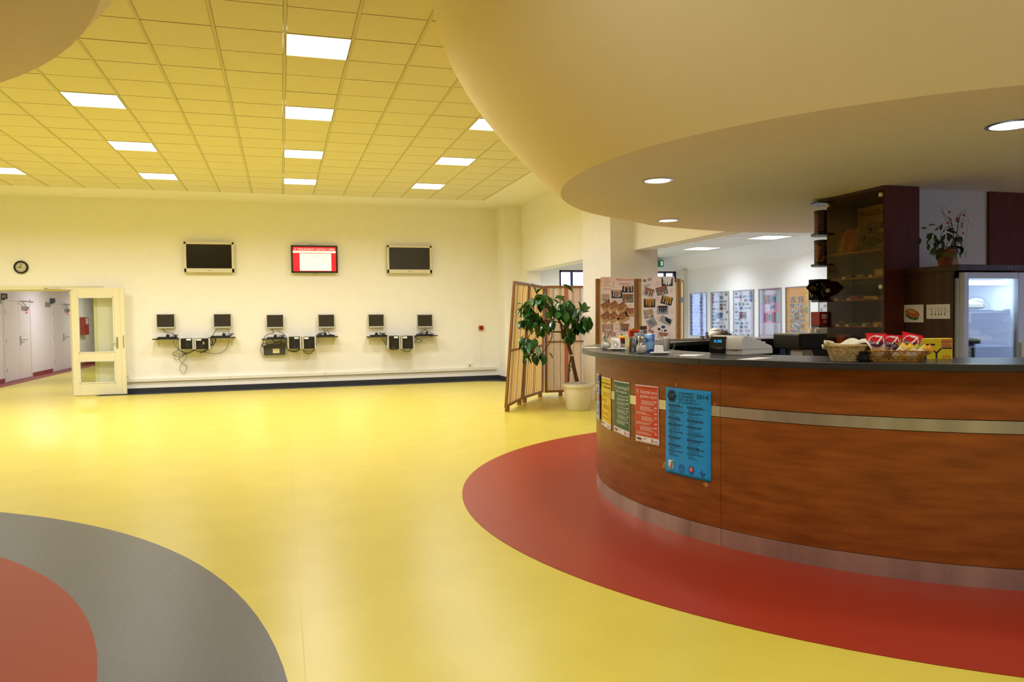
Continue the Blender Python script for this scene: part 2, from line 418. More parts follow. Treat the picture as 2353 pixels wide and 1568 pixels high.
# annex behind the bar: poster wall, far wall with windows, its own ceiling
XP, YF, ZA = 9.3, 16.5, 2.85
ax = MB()
ax.box((XP, 2.6, 0), (XP+.25, YF+.3, 4.2)); ax.box((XP, -5, 2.45), (XP+.25, 2.6, 4.2)); ax.box((XP, -5, 0), (XP+.25, -3.5, 2.45)); ax.box((XP, -3.5, 0), (XP+.25, 2.6, .25))
struct(ax.build('wall_posters', annex_m))
af = MB()
wx0, wx1, wz0, wz1 = 6.17, 7.85, .9, 2.55     # window
dx0, dx1, dz1 = 8.05, 9.22, 2.53              # door with fanlight
af.box((XR+.35, YF, 0), (wx0, YF+.25, 3.1)); af.box((wx0, YF, 0), (wx1, YF+.25, wz0)); af.box((wx0, YF, wz1), (wx1, YF+.25, 3.1))
af.box((wx1, YF, 0), (dx0, YF+.25, 3.1)); af.box((dx0, YF, dz1), (dx1, YF+.25, 3.1)); af.box((dx1, YF, 0), (XP, YF+.25, 3.1))
struct(af.build('wall_far', annex_m))
ac = struct(MB().box((5.95, 7.0, ZA+.02), (9.3, YF, ZA+.12)).build('ceiling_annex', annex_m))
tl = MB()
for i in range(6):
    for j in range(16):
        x0, y0 = 5.38+i*T, 6.95+j*T
        if x0 < 5.94 or y0 < 6.9: continue
        if (i, j) in ((5, 9), (5, 13), (4, 10)) and False: continue
        tl.box((x0+.01, y0+.01, ZA), (min(x0+T-.01, 9.0), min(y0+T-.01, YF-.02), ZA+.02))
o = tl.build('tile_field', pm('annex_tile', '#e6e4dc', .9, var=.04, scale=200), ac); o['kind'] = 'stuff'
struct(MB().add([(9.0, 7, ZA+.03), (9.3, 7, 2.54), (9.3, YF, 2.54), (9.0, YF, ZA+.03), (9.3, 7, ZA+.03), (9.3, YF, ZA+.03)], [(0, 3, 2, 1), (0, 1, 4), (3, 5, 2), (1, 2, 5, 4), (0, 4, 5, 3)]).build('trim_2', annex_m))
struct(MB().box((9.2, YF-.35, 0), (9.3, YF-.2, 2.54)).build('trim_3', pm('cream_pipe_cover', '#e6e0cc', .6)))
for k, (x0, x1, y) in enumerate(((1589, 1665, 571), (1737, 1832, 545.5))):
    a = at(x0, y, Z=ZA); c = at(x1, y, Z=ZA)
    t = thing('annex_light', ['glowing ceiling panel over the far posters', 'glowing ceiling panel of the poster room nearest the cabinet'][k], 'ceiling light', ((a.x+c.x)/2-.15, (a.y+c.y)/2, ZA-.004), 0, 'ceiling light panels of the poster room')
    MB().box((-.28, -.28, -.004), (.28, .28, .004)).build('diffuser', lampglow, t)
    f = MB()
    for e in ((-.296, -.296, .296, -.28), (-.296, .28, .296, .296), (-.296, -.28, -.28, .28), (.28, -.28, .296, .28)): f.box((e[0], e[1], -.006), (e[2], e[3], .004))
    f.build('frame', white_p, t)
    area('annex_lamp', (t.location.x, t.location.y, ZA-.015), .56, ANNEX_W, ANNEX_COL, 125)
for kq, q in enumerate(((6.6, 9.6), (6.4, 12.6), (6.5, 15.3))):  # unseen fill panels, added to brighten the poster room
    t = thing('annex_light', 'unseen fill panel added to the poster room behind the beam, %s of them' % ORD[kq], 'ceiling light', (q[0], q[1], ZA-.004), 0, 'added fill light panels hidden behind the beam')
    MB().box((-.28, -.28, -.004), (.28, .28, .004)).build('diffuser', lampglow, t); area('annex_lamp', (q[0], q[1], ZA-.015), .56, ANNEX_W*1.1, ANNEX_COL, 150)
# window and door of the far wall
wframe = pm('dark_window_frame', '#3c2434', .4, var=.1)
pane_m = glass('window_glass', '#f2f6ff', .1)
def window(name, x0, x1, z0, z1, cols, transoms, n0=None):
    f = MB(); y0, y1 = YF+.06, YF+.12; w = .045
    f.box((x0, y0, z0), (x0+w*1.4, y1, z1)); f.box((x1-w*1.4, y0, z0), (x1, y1, z1)); f.box((x0, y0, z0), (x1, y1, z0+w)); f.box((x0, y0, z1-w), (x1, y1, z1))
    o = struct(f.build(name, wframe))
    mu = []
    for c in range(1, cols): x = x0+(x1-x0)*c/cols; MB().box((x-w/2, y0, z0+w), (x+w/2, y1, z1-w)).build('mullion', wframe, o)
    for z in transoms: MB().box((x0+w, y0, z-w*.7), (x1-w, y1, z+w*.7)).build('transom', wframe, o)
    zz = [z0]+list(transoms)+[z1]
    for c in range(cols):
        for k in range(len(zz)-1):
            a = x0+(x1-x0)*c/cols; b = x0+(x1-x0)*(c+1)/cols
            MB().box((a+.02, y0+.025, zz[k]+.02), (b-.02, y0+.032, zz[k+1]-.02)).build('pane', pane_m, o)
    return o
window('window_1', wx0, wx1, wz0, wz1, 5, [2.1])
window('door_1', dx0, dx1, 0.02, dz1, 4, [2.05])
# glazed side of the hall at the right, out of the picture: daylight
g_ = MB()
for k in range(7): y = -3.5+6.1*k/6; g_.box((XP+.08, y-.03, .25), (XP+.14, y+.03, 2.45))
g_.box((XP+.08, -3.5, .25), (XP+.14, 2.6, .31)).box((XP+.08, -3.5, 2.39), (XP+.14, 2.6, 2.45))
o = struct(g_.build('window_2', wframe)); MB().box((XP+.10, -3.5, .28), (XP+.107, 2.6, 2.42)).build('pane', pane_m, o)
# snowy ground and a pale facade outside, seen through the panes
struct(MB().box((0, YF+.6, -.3), (30, 60, -.1)).box((9.8, -20, -.3), (30, YF+.6, -.1)).build('ground_outside', pm('snowy_ground', '#c9ccd4', .9)))
# right side of the bar space
struct(MB().box((7.6, 6.4, 0), (9.3, 6.55, 2.5)).build('wall_bar', annex_m))
# ------------------------------------------------------------------ corridor and its door
corr_m = pm('corridor_plaster', '#e4dfe2', .85, var=.02, scale=6)
cw = MB(); cw.box((-6.95, YB+.25, 0), (-6.75, 36, 2.85)); struct(cw.build('wall_corridor_left', corr_m))
struct(MB().box((-3.66, YB+.25, 0), (-3.46, 36, 2.85)).build('wall_corridor_right', corr_m))
struct(MB().box((-6.95, 35.8, 0), (-3.46, 36, 2.85)).build('wall_corridor_end', corr_m))
struct(MB().box((-6.95, YB+.25, 2.8), (-3.46, 36, 2.9)).build('ceiling_corridor', corr_m))
# skirting between the corridor doors
XC = -6.745
def cy_(x): return at(x, 780, X=XC).y
D1 = (cy_(9), cy_(43), cy_(70)); D2 = (cy_(120), cy_(143), cy_(163))
sk = MB()
for a, b in ((YB+.3, D1[0]-.05), (D1[2]+.05, D2[0]-.05), (D2[2]+.05, 35.8)): sk.box((-6.75, a, 0), (-6.735, b, .11))
struct(sk.build('baseboard_corridor', red_base))
doorw = pm('white_door', '#e6e1e2', .4, var=.02)
signm = pm('dark_sign', '#55565c', .5, var=.15, scale=40); signg = pm('grey_sign', '#8a8c88', .5, var=.15, scale=40)
redp = pm('red_print', '#d8485a', .6)
for k, (a, m, b, zt) in enumerate(((*D1, 2.1), (*D2, 2.1))):
    o = struct(MB().box((-6.75, a, 0), (-6.715, a+.06, zt+.06)).box((-6.75, b-.06, 0), (-6.715, b, zt+.06)).box((-6.75, a, zt), (-6.715, b, zt+.06)).build('door_%d' % (k+2), doorw))
    l = MB().box((-6.748, a+.065, .012), (-6.722, m-.01, zt-.005)).build('leaf', doorw, o, bevel=.004)
    l2 = MB().box((-6.748, m+.01, .012), (-6.722, b-.065, zt-.005)).build('leaf', doorw, o, bevel=.004)
    h = MB().box((-6.722, m+.02, .92), (-6.712, m+.10, 1.16)).cyl((-6.712, m+.06, 1.06), (-6.66, m+.06, 1.06), .012).cyl((-6.665, m+.06, 1.06), (-6.665, m+.45, 1.06), .012).build('handle', steel, l2)
    c = MB().box((-6.722, b-.75, zt-.22), (-6.66, b-.35, zt-.14)).cyl((-6.67, b-.55, zt-.13), (-6.64, b-1.0, zt+.0), .012).box((-6.75, b-.9, zt-.005), (-6.71, b+.3, zt+.02)).build('door_closer', steel, o)
    hh = MB()
    for z in (.3, 1.05, 1.8): hh.cyl((-6.712, a+.06, z-.05), (-6.712, a+.06, z+.05), .014)
    hh.build('hinge', steel, o)
    F = Flat(planeF((-6.722, m+.5, zt-.34), (0, .3, 0), (0, 0, .13), (1, 0, 0)))
    F.rect(redp, .1, .1, .9, .4); F.rect(redp, .1, .6, .9, .9); F.build(l2, 'print')
    t = thing('door_sign', ['grey square number sign above the nearer corridor door', 'grey square number sign above the farther corridor door'][k], 'sign', (-6.74, a-.1, zt+.12), 0)
    MB().box((-.01, -.50, -.22), (.02, -.05, -.09)).build('plate', signg, t)
    MB().box((-.01, .0, -.10), (.13, .03, .04)).build('flag_plate', signm, t)
    if k == 0:
        F = Flat(planeF((-6.735, a-.1-.003, zt+.025), (.12, 0, 0), (0, 0, .12), (0, -1, 0))); 
        vs = F.text(inkw, '01', .12, .2, .85, 1.1); 
        for o2 in F.build(t, 'lettering'): o2.matrix_parent_inverse = Matrix.Translation((6.74, -(a-.1), -(zt+.12)))
# fire cabinet
a = at(183, 730, X=XC); b = at(194, 730, X=XC)
t = thing('fire_cabinet', 'red fire hose cabinet seen through the open door glass', 'cabinet', (XC, a.y, 1.08))
w = b.y-a.y; redmetal = pm('red_metal', '#a8222a', .4)
MB().box((0, 0, 0), (.14, w, .62)).build('body', redmetal, t, bevel=.008)
MB().box((.14, w*.3, .38), (.146, w*.85, .59)).build('pane', pm('cabinet_pane', '#c9c4c6', .3), t)
MB().box((.14, w*.08, .24), (.155, w*.16, .31)).build('latch', black_p, t)
# corridor lamps
for y in (19.6, 24.5, 29.5):
    t = thing('corridor_light', 'corridor ceiling lamp above the door opening, %s along the corridor' % {19.6: 'first', 24.5: 'second', 29.5: 'last'}[y], 'ceiling light', (-5.2, y, 2.79), 0, 'lamps of the corridor')
    MB().box((-.3, -.6, -.02), (.3, .6, .0)).build('diffuser', lampglow, t)
    area('corridor_lamp', (-5.2, y, 2.76), .6, CORR_W, (.93, .93, 1), 170)
p = at(213, 872, Y=18.4); 
t = thing('door_wedge', 'small black box on the floor behind the door glass', 'box', (p.x, 18.4, 0))
MB().box((-.075, -.06, 0), (.075, .06, .15)).build('body', black_p, t, bevel=.012); MB().box((-.05, -.03, .15), (.05, .03, .17)).build('lid', black_p, t, bevel=.005)
# door frame of the opening in the back wall
creamd = pm('cream_door_paint', '#e8e2c2', .4, var=.02)
o = struct(MB().box((-7.0, YB-.03, 2.16), (-3.50, YB+.02, 2.24)).box((-7.0, YB, 2.14), (-3.6, YB+.2, 2.17)).box((-3.68, YB-.01, 0), (-3.62, YB+.26, 2.2)).build('door_4', creamd))
MB().box((-4.12, YB+.02, 0), (-4.03, YB+.10, 2.16)).build('post', creamd, o)
MB().box((-4.03, YB+.05, .05), (-3.68, YB+.056, 2.14)).build('side_pane', glass('door_glass', '#fafcf6', .08), o)
MB().box((-4.55, YB-.06, 2.175), (-4.25, YB-.03, 2.195)).cyl((-4.5, YB-.05, 2.185), (-4.0, YB-.18, 2.165), .009).build('closer_arm', steel, o)
t = thing('door_leaf', 'cream half-glazed door leaf swung open against the back wall', 'door', (-4.05, YB-.17, .012), R(-4))
WL, HL = .90, 2.17
fr = MB(); st = .115
for lo, hi in (((0, 0, 0), (st, .045, HL)), ((WL-st, 0, 0), (WL, .045, HL)), ((st, 0, 0), (WL-st, .045, .24)), ((st, 0, HL-.18), (WL-st, .045, HL)), ((st, 0, .70), (WL-st, .045, .86))): fr.box(lo, hi)
fr.build('frame', creamd, t, bevel=.004)
MB().box((WL+.0, .005, 0), (WL+.085, .05, HL)).build('edge_strip', creamd, t, bevel=.004)
for z0, z1 in ((.24, .70), (.86, HL-.18)):
    MB().box((st-.005, .02, z0-.005), (WL-st+.005, .026, z1+.005)).build('pane', glass('door_glass', '#fafcf6', .08), t)
    b = MB(); g = .018
    for lo, hi in (((st, -.008, z0), (st+g, .02, z1)), ((WL-st-g, -.008, z0), (WL-st, .02, z1)), ((st, -.008, z0), (WL-st, .02, z0+g)), ((st, -.008, z1-g), (WL-st, .02, z1))): b.box(lo, hi)
    b.build('glazing_bead', white_p, t)
MB().box((WL-.085, -.010, .94), (WL-.05, .0, 1.17)).cyl((WL-.068, -.01, 1.06), (WL-.068, -.05, 1.06), .01).cyl((WL-.068, -.048, 1.06), (WL-.19, -.048, 1.06), .010).build('handle', steel, t)
MB().box((WL+.04, .0, .95), (WL+.06, .006, 1.2)).build('strike_plate', steel, t)
# ------------------------------------------------------------------ back wall things
yb = YB
clock_p = at(49, 614.5, Y=yb)
t = thing('wall_clock', 'round wall clock with black rim above the corridor doorway', 'clock', (clock_p.x, yb, clock_p.z))
ry = Matrix.Rotation(R(90), 4, 'X')
MB().lathe([(.128, 0), (.13, .03), (.12, .04), (.098, .038), (.096, .02)], 32, ry, cap=False).build('rim', black_p, t, smooth=40)
MB().lathe([(.1, .0), (.1, .022)], 32, ry).build('face', pm('clock_face', '#c9c6a8', .5), t)
h = MB()
for i in range(12):
    a = i*math.pi/6; h.box((-.003, -.025, .075), (.003, -.023, .088), Matrix.Rotation(a, 4, 'Y'))
h.build('hour_marks', ink, t)['kind'] = 'stuff'
MB().box((-.004, -.028, -.01), (.004, -.026, .07), Matrix.Rotation(R(0), 4, 'Y')).build('minute_hand', ink, t)
MB().box((-.005, -.03, -.01), (.005, -.028, .055), Matrix.Rotation(R(-92), 4, 'Y')).build('hour_hand', ink, t)
def televison(x0, y0, x1, y1, label, lit=False, logo=True):
    a = at(x0, y1, Y=yb-.12); b = at(x1, y0, Y=yb-.12); w = b.x-a.x; hgt = b.z-a.z
    t = thing('television', label, 'television', ((a.x+b.x)/2, yb-.12, a.z))
    body = black_p if lit else tvcream; bz = .035 if lit else .05; bb = .035 if lit else .085
    m = MB(); W2 = w/2
    m.box((-W2, 0, 0), (-W2+bz, .06, hgt)).box((W2-bz, 0, 0), (W2, .06, hgt)).box((-W2, 0, 0), (W2, .06, bb)).box((-W2, 0, hgt-bz), (W2, .06, hgt)).box((-W2+.01, .03, .01), (W2-.01, .07, hgt-.01))
    m.build('housing', body, t, bevel=.006)
    MB().box((-.2, .07, hgt*.25), (.2, .117, hgt*.75)).build('wall_bracket', black_p, t)
    sx0, sx1, sz0, sz1 = -W2+bz, W2-bz, bb, hgt-bz
    if not lit:
        MB().box((sx0, .008, sz0), (sx1, .03, sz1)).build('screen', screen_m if 'left' in label else screen_g, t)
        F = Flat(planeF((-W2, -.0, 0), (w, 0, 0), (0, 0, bb), (0, -1, 0)))
        F.rect(ink, .01, .3, .04, .6); F.rect(pm('grey_logo', '#8a8470', .5), .46, .42, .54, .56); F.build(t, 'badge')
    else:
        s = MB().box((sx0, .008, sz0), (sx1, .03, sz1)).build('screen', pm('lit_screen_red', '#e8202e', .3, emit=('#ff2638', 1.1)), t)
        F = Flat(planeF((sx0, .008, sz0), (sx1-sx0, 0, 0), (0, 0, sz1-sz0), (0, -1, 0)))
        wh = pm('lit_screen_white', '#ffffff', .3, emit=('#eafff6', 1.0)); lt = pm('lit_letters', '#ffffff', .3, emit=('#ffffff', 1.1)); gy = pm('lit_grey_text', '#9fb6b4', .4, emit=('#a9c4c0', .7))
        asp = (sx1-sx0)/(sz1-sz0)
        F.rect(wh, 0, .755, 1, .845); F.rect(wh, .155, .02, .89, .735)
        F.text(lt, 'A TANULMÁNYI OSZTÁLY HÍREI', .03, .875, .10, asp, w=.94)
        F.text(gy, 'Ügyfélfogadás', .5, .775, .07, asp, align='c')
        for i in range(6):
            v = .63-.085*i; F.rect(gy, .18, v, .18+random.uniform(.04, .1), v+.018); F.rect(gy, .36, v, .36+random.uniform(.1, .4), v+.018)
        F.build(s, 'picture')
        MB().tube([(0, .03, hgt+.01), (-.1, .04, hgt+.02), (-.15, .06, hgt)], .004).tube([(-.05, .03, -.01), (0, .03, -.03), (.06, .03, -.01)], .004).build('cable', cable_m, t)
    return t
televison(423, 557, 537, 626, 'cream framed television with dark screen, left of the lit one')
televison(670, 565, 775, 627, 'black framed television showing a lit red and white notice', lit=True)
televison(890, 565, 992, 628, 'cream framed television with dusty grey screen, nearest the red alarm')
MONX = [(360, 722, 401, 755), (491, 722, 531, 754), (612, 722, 652, 755), (731, 722, 769, 754), (846, 721, 883, 753), (958, 721, 995, 753)]
SEAT = ['leftmost workstation, nearest the door', 'second workstation from the door', 'third workstation from the door, above the grey case', 'fourth workstation from the door', 'fifth workstation from the door', 'last workstation, nearest the red alarm']
SHX = [(352, 412, 778), (480, 541, 775), (602, 660, 778), (727, 776, 773), (843, 890, 773), (952, 1004, 771)]
monp = None; kbp = None; shp = None; camp = None
for k in range(6):
    x0, y0, x1, y1 = MONX[k]
    a = at(x0, y1, Y=yb-.1); b = at(x1, y0, Y=yb-.1); c = at((SHX[k][0]+SHX[k][1])/2, SHX[k][2], Y=yb-.15); wsh = at(SHX[k][1], 775, Y=yb-.15).x-at(SHX[k][0], 775, Y=yb-.15).x
    loc = ((a.x+b.x)/2, yb-.1, a.z)
    if monp is None:
        w, hgt = .36, .30
        t = thing('monitor', '', 'monitor', loc, 0, 'wall mounted monitors of the workstations')
        m = MB().box((-w/2, 0, 0), (w/2, .05, .026)).box((-w/2, 0, hgt-.014), (w/2, .05, hgt)).box((-w/2, 0, 0), (-w/2+.014, .05, hgt)).box((w/2-.014, 0, 0), (w/2, .05, hgt)).box((-w/2+.005, .025, .005), (w/2-.005, .055, hgt-.005))
        m.build('housing', grey_p, t, bevel=.004)
        MB().box((-w/2+.014, .008, .026), (w/2-.014, .026, hgt-.014)).build('screen', screen_g, t)
        MB().box((-.06, .055, .1), (.06, .1, .22)).build('wall_bracket', black_p, t)
        MB().box((.12, -.002, .008), (.13, .0, .014)).build('power_button', black_p, t)
        monp = t
    else: t = dup(monp, loc, 0, '')
    t['label'] = 'small dark monitor on the wall of the '+SEAT[k]; t['label'] = ' '.join(t['label'].split()[:16])
    # shelf
    loc = (c.x, yb, c.z)
    t = thing('wall_shelf', 'thin black keyboard shelf of the '+SEAT[k], 'shelf', loc, 0, 'keyboard shelves on the back wall')
    MB().box((-wsh/2, -.30, -.02), (wsh/2, 0, 0)).build('board', black_p, t, bevel=.003)
    for s in (-1, 1):
        MB().box((s*wsh*.36-.008, -.22, -.035), (s*wsh*.36+.008, 0, -.02)).box((s*wsh*.36-.008, -.015, -.17), (s*wsh*.36+.008, 0, -.02)).build('bracket', white_p, t)
    # keyboard
    dxk = .03 if k % 2 == 0 else -.03
    if kbp is None:
        kt = thing('keyboard', '', 'keyboard', (c.x+dxk, yb-.19, c.z), R(-3), 'black keyboards on the wall shelves')
        MB().prism([(-.09, 0), (.07, 0), (.07, .028), (-.09, .014)], -.19, .19, Matrix(((0, 0, 1, 0), (1, 0, 0, 0), (0, 1, 0, 0), (0, 0, 0, 1)))).build('body', black_p, kt)
        m = MB()
        for r_ in range(5):
            for q in range(15): m.box((-.18+q*.024, -.075+r_*.026, .016+r_*.0022), (-.18+q*.024+.019, -.075+r_*.026+.02, .024+r_*.0022))
        ko = m.build('keys', pm('key_caps', '#2b2b2e', .5), kt); ko['kind'] = 'stuff'
        kbp = kt
    else: kt = dup(kbp, (c.x+dxk, yb-.19, c.z), R(random.uniform(-4, 4)), '')
    kt['label'] = 'black keyboard lying on the shelf of the '+SEAT[k]
    kt['label'] = ' '.join(kt['label'].split()[:16])
    # mouse hung with its coiled lead
    px = (385, 514, 632, 747, 865, 981)[k]; q = at(px, 763, Y=yb-.12)
    tm = thing('mouse', '', 'mouse', (q.x, yb-.10, c.z+.045), 0, 'black mice with coiled leads on the shelves')
    MB().ball((0, 0, 0), .05, 12, (.7, 1, .9)).build('body', black_p, tm, smooth=60)
    m = MB()
    for j in range(3):
        cx_ = (.08+.035*j) * (1 if k % 2 == 0 or k == 1 else -1); m.tube([(cx_+.07*math.cos(s*.7)*(1-.1*j), -.02-.01*j+.01*math.sin(s), -.005+.035*math.sin(s*.7+j)) for s in range(10)], .0055, 5)
    m.build('lead', cable_m, tm)
    tm['label'] = 'black mouse with coiled lead on the shelf of the '+SEAT[k]; tm['label'] = ' '.join(tm['label'].split()[:16])
# computers
PCX = [(412, 445, 778, 803), (447, 482, 778, 803), (661, 692, 774, 802), (695, 726, 774, 802), (891, 920, 772, 802), (922, 952, 772, 802)]
PL = ['left of the pair near the door', 'right of the pair near the door', 'left of the middle pair, blue lamp lit', 'right of the middle pair', 'left of the pair nearest the alarm', 'right of the pair nearest the alarm']
bluelamp = pm('blue_lamp', '#2030ff', .4, emit=('#2a3cff', 3)); 
for k, (x0, x1, y0, y1) in enumerate(PCX):
    a = at(x0, y1, Y=yb-.4); b = at(x1, y0, Y=yb-.4); w = b.x-a.x; hh = b.z-a.z
    t = thing('computer_case', 'black computer case with light side panel, '+PL[k], 'computer', (a.x, yb-.4, a.z), 0, 'computer cases hung on the back wall')
    MB().box((.03, 0, 0), (w-.03, .39, hh)).build('body', black_p, t, bevel=.004)
    MB().box((0, .01, -.004), (.03, .40, hh+.004)).build('side_panel', grey_p, t); MB().box((w-.03, .01, -.004), (w, .40, hh+.004)).build('side_panel', grey_p, t)
    sx = w*.5 if k % 2 == 0 else .04
    MB().box((sx, -.003, hh*.82), (sx+w*.32, 0, hh*.96)).build('sticker', paper, t)
    m = MB()
    for j in range(7): m.box((.06+random.random()*(w-.16), -.002, .03+j*hh*.1), (.06+random.random()*(w-.16)+.05, 0, .034+j*hh*.1))
    m.build('scratch_marks', pm('grey_marks', '#4a4a48', .5), t)
    if k in (2, 4): MB().box((w*.45, -.004, .03), (w*.45+.014, 0, .044)).build('lamp', bluelamp, t)
    if k == 1: MB().box((w*.55, -.004, hh*.45), (w*.55+.025, 0, hh*.7)).build('sticker', pm('orange_sticker', '#d49a70', .6), t)
a = at(606, 817, Y=yb-.12); b = at(655, 793, Y=yb-.12)
t = thing('grey_case', 'dark grey wall box with a paper label under the third shelf', 'box', (a.x, yb-.12, a.z))
MB().box((0, 0, 0), (b.x-a.x, .12, b.z-a.z)).build('body', pm('dark_grey_metal', '#3f4140', .45), t, bevel=.005)
MB().box((.19, -.003, .04), (.33, 0, .14)).build('paper_label', pm('yellowed_paper', '#d9cf9f', .7), t)
# cables
def cable(label, pts, r=.006, group='black cables hanging at the workstations'):
    P = [Vector((*at(x, y, Y=yb-(.03 if len(q_) < 3 else q_[2])).xz, 0)) for q_ in pts for x, y in [q_[:2]]]
    V = [Vector((p.x, yb-(.04 if len(q_) < 3 else q_[2]), p.y)) for p, q_ in zip(P, pts)]
    o = MB().tube(spline(V, 5), r, 5).build('cable', cable_m, None, smooth=60); tag(o, label, 'cable', group); return o
CAB = [
 ('cable from the leftmost monitor down to the left computer', [(374, 756, .1), (381, 764, .2), (398, 767, .25), (408, 776, .36), (413, 790, .38), (411, 802, .3), (420, 810), (432, 812), (446, 806), (452, 803)]),
 ('thin cable falling from the leftmost shelf in a wide loop', [(398, 779, .1), (400, 790), (410, 803), (424, 811), (415, 822), (406, 828), (400, 820), (408, 813), (425, 815), (440, 808), (449, 803)]),
 ('long thin cable loop hanging lowest by the first pair of computers', [(414, 803), (404, 808), (396, 813), (402, 818), (418, 820), (427, 812), (427, 825), (418, 835), (413, 848), (422, 860), (427, 853), (429, 842), (420, 836), (412, 826), (414, 815)]),
 ('cable sagging under the first pair of computers', [(447, 804), (455, 808), (470, 809), (480, 802), (487, 795), (490, 783)]),
 ('coiled cable beside the second computer case', [(482, 778, .3), (490, 774, .3), (495, 782, .3), (491, 792, .3), (483, 790, .3), (480, 782, .3), (486, 777, .3), (496, 780, .3), (493, 790, .3), (484, 793, .3), (476, 803), (460, 812)]),
 ('thin cable curving from the second shelf under the cases', [(526, 778, .1), (525, 792), (518, 804), (507, 811), (490, 813), (465, 809)]),
 ('cable looping from the second monitor', [(498, 756, .1), (494, 763, .2), (488, 772, .3), (484, 782, .35)]),
 ('thin cable at the right of the second monitor', [(523, 756, .1), (527, 764, .2), (526, 773, .25), (535, 776, .28)]),
 ('cable arching over the third keyboard', [(625, 756, .1), (628, 766, .2), (617, 768, .3), (608, 775, .3), (604, 790, .2), (606, 799, .15), (620, 794, .2), (640, 785, .2), (654, 792, .2)]),
 ('cable bundle crossing below the third shelf', [(624, 780, .2), (636, 788, .2), (648, 782, .2), (640, 795, .2), (620, 792, .2), (606, 798, .2), (601, 792, .15), (610, 790, .2), (630, 794, .2), (655, 788, .2)]),
 ('thin cable drooping left of the grey wall box', [(603, 792), (599, 802), (602, 815), (608, 823), (611, 818), (609, 800)]),
 ('cable from the third monitor to the middle pair', [(640, 762, .2), (652, 768, .3), (658, 778, .38), (656, 792, .38), (662, 804), (672, 808), (685, 804), (693, 800)]),
 ('cable sagging under the left case of the middle pair', [(659, 797, .3), (664, 806), (680, 809), (690, 803)]),
 ('cable sagging under the right case of the middle pair', [(695, 803), (702, 811), (712, 813), (722, 805), (727, 790), (726, 776, .2), (735, 770, .2), (745, 763, .2)]),
 ('cable from the fourth monitor', [(743, 756, .1), (747, 762, .2), (753, 760, .2), (757, 768, .25), (765, 770, .25)]),
 ('thin cable along the bottom of the middle pair', [(696, 805), (706, 808), (720, 806), (725, 800)]),
 ('cable from the fifth shelf to the third pair', [(872, 766, .2), (884, 769, .3), (890, 775, .35), (887, 788, .3), (893, 800), (905, 804), (917, 799)]),
 ('bundled cable left of the third pair', [(876, 776, .2), (882, 784, .2), (890, 796, .1), (900, 803), (912, 803), (919, 798)]),
 ('cable hanging lowest under the third pair', [(917, 798), (925, 805), (936, 809), (945, 803), (952, 790, .2), (953, 775, .3), (964, 764, .2), (978, 757, .1)]),
 ('cable bundle right of the third pair', [(953, 775, .3), (962, 780, .2), (970, 784, .2), (962, 788, .2), (954, 786, .2), (949, 795), (940, 800), (925, 800)]),
 ('thin cable along the last shelf', [(955, 783, .1), (968, 777, .2), (985, 776, .2), (992, 773, .25)]),
 ('cable over the last keyboard', [(976, 758, .1), (990, 765, .25), (1000, 769, .28)]),
]
for l, p in CAB: cable('black '+l, p, .0065 if 'thin' not in l else .004)
# trunking, sockets, alarm
t = thing('cable_trunking', 'long white cable trunking along the foot of the back wall', 'trunking', (0, YB, 0))
MB().box((-3.2, -.05, .235), (4.86, 0, .30)).build('body', white_p, t, bevel=.004)
m = MB()
for x in (-1.1, .9, 2.9): m.box((x, -.053, .232), (x+.012, 0, .303))
m.build('joint_clip', grey_p, t)
for x, l in ((-3.1, 'white wall socket at the left end of the trunking'), (4.22, 'white wall socket at the right end of the trunking')):
    t = thing('wall_socket', l, 'socket', (x, YB, .30))
    MB().box((-.05, -.045, 0), (.05, 0, .10)).build('plate', white_p, t, bevel=.006)
    MB().cyl((0, -.046, .05), (0, -.03, .05), .02).build('socket_hole', pm('socket_grey', '#77776f', .5), t)
a = at(1105, 754, Y=YB)
t = thing('fire_alarm', 'small red fire alarm call point on the back wall', 'alarm', (a.x, YB, a.z))
MB().box((-.055, -.05, -.05), (.055, 0, .055)).build('housing', pm('alarm_red', '#c22a22', .4), t, bevel=.008)
MB().box((-.03, -.054, -.022), (.03, -.05, .02)).build('press_plate', pm('alarm_plate', '#33302c', .4), t)
MB().box((a.x-.004, YB-.006, .30), (a.x+.004, YB, a.z-.05)).build('wire_cover', white_p, tag(D.objects.new('alarm_wire', None), 'thin white wire cover running down from the red alarm', 'wire')); COL.objects.link(D.objects['alarm_wire'])
# fibre: exit sign over the far door
a = at(1517, 606, Y=YF-.05)
t = thing('exit_sign', 'green emergency exit sign beside the big pillar', 'sign', (a.x, YF-.05, a.z))
MB().box((-.16, -.03, -.09), (.08, .045, .09)).build('housing', pm('sign_white', '#dfe6df', .4), t, bevel=.004)
MB().box((-.15, -.035, -.08), (.07, -.03, .08)).build('panel', pm('exit_green', '#0f6a4a', .4, emit=('#0f7a50', .35)), t)
MB().box((-.005, -.038, -.05), (.05, -.035, .055)).build('door_symbol', pm('exit_white', '#e8f0d0', .4, emit=('#e8f0d0', .5)), t)
